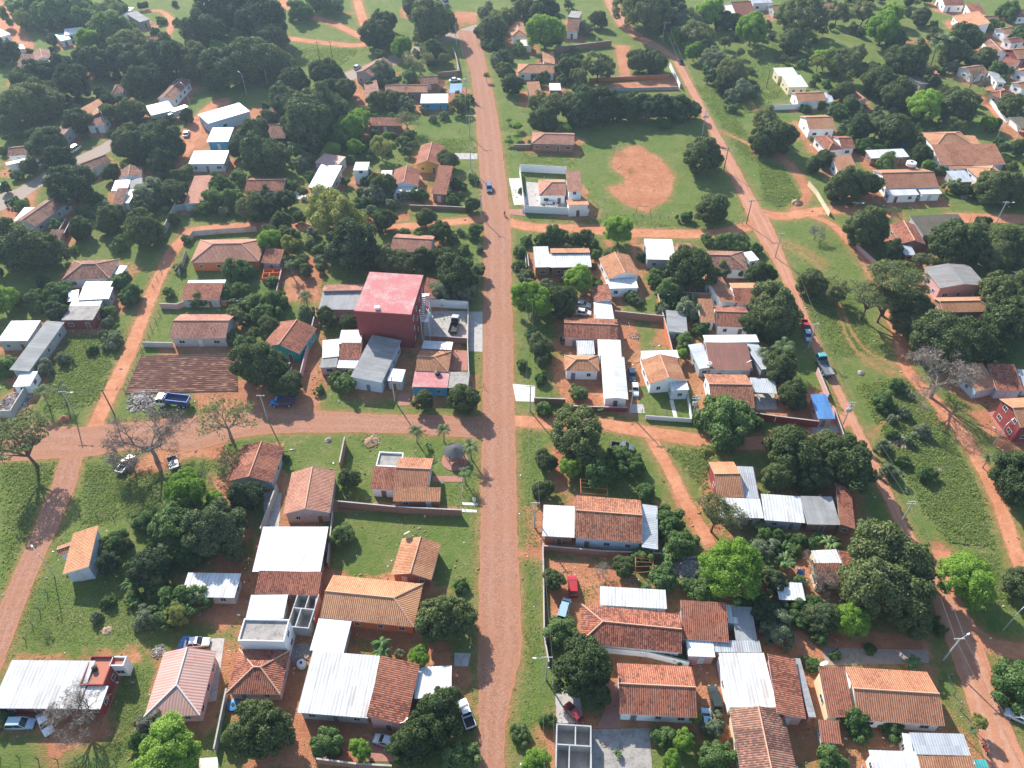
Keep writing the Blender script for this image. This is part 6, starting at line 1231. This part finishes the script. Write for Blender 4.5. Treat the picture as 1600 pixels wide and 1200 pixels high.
def dish(x, y, z, label, r=.75):
    p = at(x, y, z); root = empty('satellite_dish', p); tag(root, label, 'dish', 'satellite dishes'); m = MB(); n = 14
    rot = Matrix.Rotation(.6, 4, 'Z') @ Matrix.Rotation(-.9, 4, 'X'); rings = []
    for k in (0.02, .35, .7, 1.0): rings.append([rot @ Vector((r * k * math.cos(6.283 * i / n), r * k * math.sin(6.283 * i / n), .28 * r * k * k)) + Vector((0, 0, .9)) for i in range(n)])
    m.loft(rings, 0, False); m.build('reflector', ['whitep'], root); q = MB(); q.tube([(0, 0, -.3), (0, 0, .9)], .05, 5); q.build('mast', ['galv'], root)
dish(637, 838, 3.2, 'white satellite dish on the edge of the orange-gabled garden shelter'); dish(633, 1131, 3.0, 'white satellite dish above the pink wall of the dark red wing'); dish(1286, 1042, 3.4, 'pale pink satellite dish on the long weathered orange house'); dish(1170, 570, 4.0, 'white satellite dish on the rust-red framed roof'); dish(962, 505, 3.8, 'reddish satellite dish at the end of the rust-red tiled house', .6)
def tank(x, y, z, c, label, r=.75, h=1.1):
    p = at(x, y, z); root = empty('water_tank', p); tag(root, label, 'tank', 'water tanks'); m = MB(); m.tube([(0, 0, 0), (0, 0, h * .85), (0, 0, h)], [r, r, r * .55], 14); m.build('body', [c], root); l = MB(); l.cyl((0, 0, h), r * .3, .1, 10); l.build('lid', ['black'], root)
tank(149, 1046, 3.3, 'tank_k', 'dark round drum on the flat red annex roof', .45, .8); tank(365, 1103, 0, 'tank_b', 'round light blue paddling tub behind the grey garden wall', 1.0, .5); tank(472, 1040, 0, 'tank_w', 'white water tank beside the narrow rubble alley', .8); tank(741, 783, 0, 'tank_w', 'white gatepost drum by the garden fence', .35, 1.0); tank(1108, 570, 4.0, 'tank_w', 'small white tank on the near edge of the rust-red framed roof', .6, .7); tank(684, 584, 3.2, 'tank_k', 'small black tank on the pink slab of the bright blue house', .7, .7); tank(1423, 258, 4.6, 'tank_w', 'low white roof tank on the wide orange house', 1.6, 1.2); tank(1082, 1034, 0, 'rp', 'round red drum between the white patio roof and paved court', .7, 1.0)
def heap(x, y, r, mat, label, n=60, cat='heap', hh=.55, name='rubble_pile'):
    p = at(x, y); root = empty(name, (p.x, p.y, 0)); R = r * depth(p) / FPX; m = MB(); rng = random.Random(int(x + y)); nn = 16
    if hh < .25: n *= 3
    else: m.loft([[(R * k * rng.uniform(.8, 1.15) * math.cos(6.283 * i / nn), R * k * rng.uniform(.8, 1.15) * math.sin(6.283 * i / nn), z * R * rng.uniform(.8, 1.2)) for i in range(nn)] for k, z in ((1, -.05), (.85, hh * .35), (.55, hh * .7), (.2, hh), (.03, hh * 1.05))])
    for i in range(n):
        a, d = rng.uniform(0, 6.28), R * rng.uniform(0, 1.15); s = rng.uniform(.08, .32) * min(1, R / 2) * (1 if hh >= .25 else 1.3); M = Matrix.Translation((d * math.cos(a), d * math.sin(a), max(.05, hh * R * (1 - d / R)))) @ Matrix.Rotation(rng.uniform(0, 3), 4, Vector((rng.random(), rng.random(), rng.random() + .1)).normalized()); m.box((0, 0, 0), (s * rng.uniform(1, 2.6), s, s * .6), rng.choice((0, 0, 1)), M)
    o = m.build('pile', [mat, 'rubbish'], root); tag(root, label, cat, 'heaps of rubble and brush')
heap(580, 690, 13, 'dry', 'round heap of cut grey brush on the lawn above the stepped house', 160, hh=.3); heap(513, 688, 6, 'rubble', 'small pale pile of sand and stones on the lawn', 20); heap(1072, 885, 20, 'rubble', 'spread of pale rubbish beside the bushy lot', 160, hh=.15); heap(225, 625, 24, 'rubble', 'pale rubble strewn below the ploughed plot', 150, hh=.12); heap(1245, 317, 9, 'dry', 'brown brush heap inside the overgrown traffic island', 90); heap(167, 985, 8, 'dry', 'dry brush heap on the lawn of the curved street', 80, hh=.3); heap(262, 672, 9, 'dirtheap', 'red soil heap on the edge of the curved street lot', 40); heap(1345, 583, 6, 'rubble', 'stump-like rubble heap by the meadow track', 40); heap(1405, 690, 14, 'dry', 'dry brown brush spread on the overgrown meadow', 140, hh=.2); heap(1468, 735, 7, 'rubble', 'pale rubbish heap in the open meadow', 60, hh=.2); heap(580, 333, 8, 'dirtheap', 'dark red soil heap behind the yellow-green spreading tree', 30); heap(470, 1020, 14, 'rubble', 'bluish-grey rubble in the narrow alley beside the slab house', 160, hh=.1); heap(25, 628, 20, 'rubble', 'rubble and scrap inside the grey-walled lot', 160, hh=.1); heap(695, 560, 1, 'rubble', 'x') if False else None; heap(665, 585, 1, 'rubble', 'x') if False else None; heap(248, 1018, 10, 'rubble', 'white stones heaped beside the salmon hip-roofed house', 60, hh=.15); heap(540, 1020, 1, 'rubble', 'x') if False else None
heap(685, 565, 9, 'rubble', 'scrap parts piled between the grey hall and the small orange house', 120, hh=.2); heap(100, 655, 9, 'dirtheap', 'rusty scrap heap at the corner of the narrow lane', 60); heap(992, 525, 8, 'dirtheap', 'patch of loose red soil on the green plot', 50, hh=.12); heap(1190, 1040, 1, 'rubble', 'x') if False else None; heap(818, 322, 5, 'dirtheap', 'small sand pile on the white pavement strip', 12)
def tarp(q, label, mat='bl'):
    P = [at(q[2 * i], q[2 * i + 1], z) for i, z in enumerate((1.2, 1.0, .15, .15))]; o = P[0].copy(); o.z = 0; root = empty('tarpaulin', o); tag(root, label, 'tarpaulin'); m = MB(); rng = random.Random(4); N = 8; G = [[P[0].lerp(P[1], i / N).lerp(P[3].lerp(P[2], i / N), j / N) - o + Vector((0, 0, rng.uniform(-.15, .15))) for i in range(N + 1)] for j in range(N + 1)]
    for j in range(N):
        for i in range(N): m.face([G[j + 1][i], G[j + 1][i + 1], G[j][i + 1], G[j][i]])
    m.build('sheet', [mat], root)
tarp((286,993,299,993,291,1016,274,1018), 'crumpled bright blue tarpaulin beside the silver-white sedan'); tarp((1247,888,1258,890,1256,900,1244,898), 'small blue tarpaulin in front of the red-and-white roofed cottage')
def goal(x0, y0, x1, y1, label):
    a, b = at(x0, y0), at(x1, y1); root = empty('goal_frame', a); tag(root, label, 'goal'); 
    for p in (a, b): m = MB(); m.tube([p - a, p - a + Vector((0, 0, 2.2))], .06, 6); m.build('post', ['polew'], root)
    m = MB(); m.tube([Vector((0, 0, 2.2)), b - a + Vector((0, 0, 2.2))], .06, 6); m.build('crossbar', ['polew'], root)
goal(994, 331, 1016, 333, 'thin wooden goal frame at the near end of the red dirt pitch')
pool = pad('pool_water', Q(1408,222,1422,222,1424,228,1410,229), 'tank_b', .06)

def roofbox():
    p = at(589, 485, 11); root = empty('roof_hatch', (p.x, p.y, 11.0)); tag(root, 'small white hatch box on the near edge of the tall red building roof', 'hatch'); m = MB(); m.box((0, .6, .3), (1.0, .8, .6)); m.build('box', ['whitep'], root); l = MB(); l.box((0, .6, .63), (1.15, .95, .06)); l.build('lid', ['galv'], root)
roofbox()
# ---------------------------------------------------------------- labels that single each thing out
ORD = ['', 'second ', 'third ', 'fourth ', 'fifth ', 'sixth ', 'seventh ', 'eighth ', 'ninth ', 'tenth ', 'eleventh ', 'twelfth ']
def relation(px):
    best = sorted((math.hypot(px[0] - l[1][0], (px[1] - l[1][1]) * 1.25), l) for l in LAND)[0]
    d, (short, c) = best; dx, dy = px[0] - c[0], (px[1] - c[1]) * 1.25
    if abs(dy) > abs(dx) * .9: rel = ('behind ' if dy < 0 else 'in front of ') + short
    else:
        t = (dx > 0) == (c[0] < 778); rel = ('between %s and the road' % short) if t else ('beyond %s from the road' % short)
    return d, rel
G_ = {}
for o, ph, px in AUTO:
    d, rel = relation(px); G_.setdefault((ph, rel), []).append((d, o))
for (ph, rel), l in G_.items():
    l.sort(key=lambda t: t[0])
    for i, (d, o) in enumerate(l):
        pre = '' if len(l) == 1 else ('nearest ' if i == 0 else ORD[i] + 'nearest ' if i < 12 else 'outermost ')
        w = (pre + ph + ' ' + rel).split()
        if len(w) > 16:
            drop = {'the', 'a'}
            while len(w) > 16 and any(x in drop for x in w): w.reverse(); w.remove('the' if 'the' in w else 'a'); w.reverse()
        o['label'] = ' '.join(w[:16])
# ---------------------------------------------------------------- light, air, camera
ELEV, AZ = math.radians(33), math.radians(120)
sunv = Vector((math.cos(AZ) * math.cos(ELEV), math.sin(AZ) * math.cos(ELEV), math.sin(ELEV)))
w = bpy.data.worlds.new('World'); SC.world = w; w.use_nodes = True; nt = w.node_tree
sky = nt.nodes.new('ShaderNodeTexSky'); sky.sky_type = 'NISHITA'; sky.sun_disc = False; sky.sun_elevation = ELEV; sky.sun_rotation = math.atan2(sunv.x, sunv.y) % (2 * math.pi); sky.dust_density = .6
nt.links.new(sky.outputs[0], nt.nodes['Background'].inputs[0]); nt.nodes['Background'].inputs[1].default_value = SKY_STRENGTH
L = bpy.data.lights.new('sun', 'SUN'); L.energy = SUN_STRENGTH; L.angle = math.radians(.5); L.color = (1, .955, .88); lo = bpy.data.objects.new('sun', L); COL.objects.link(lo); lo.rotation_euler = (-sunv).to_track_quat('-Z', 'Y').to_euler(); lo.location = (-100, 200, 300)
if HAZE > 0:
    m = bpy.data.materials.new('haze'); m.use_nodes = True; t = m.node_tree; t.nodes.remove(t.nodes['Principled BSDF']); v = t.nodes.new('ShaderNodeVolumePrincipled'); v.inputs['Color'].default_value = (.62, .80, 1, 1); v.inputs['Density'].default_value = HAZE; v.inputs['Anisotropy'].default_value = .45
    t.links.new(v.outputs[0], t.nodes['Material Output'].inputs['Volume']); MAT['haze'] = m; hb = MB(); hb.box((0, 2800, 67), (7040, 6440, 136)); ho = hb.build('haze', ['haze']); ho['kind'] = 'stuff'
cam = bpy.data.cameras.new('camera'); co = bpy.data.objects.new('camera', cam); COL.objects.link(co); co.location = (0, 0, HC); co.rotation_euler = (math.pi / 2 - PITCH, 0, 0); cam.sensor_fit = 'HORIZONTAL'; cam.angle = 2 * math.atan(800 / FPX); cam.clip_start = .5; cam.clip_end = 20000; SC.camera = co
SC.view_settings.view_transform = 'Standard'; SC.view_settings.look = 'None'; SC.view_settings.gamma = 1; SC.view_settings.use_curve_mapping = False; SC.view_settings.exposure = EXPOSURE
SC.render.engine = 'CYCLES'; SC.cycles.max_bounces = 6; SC.cycles.diffuse_bounces = 3; SC.cycles.transparent_max_bounces = 6; SC.cycles.volume_bounces = 0; SC.cycles.use_denoising = True
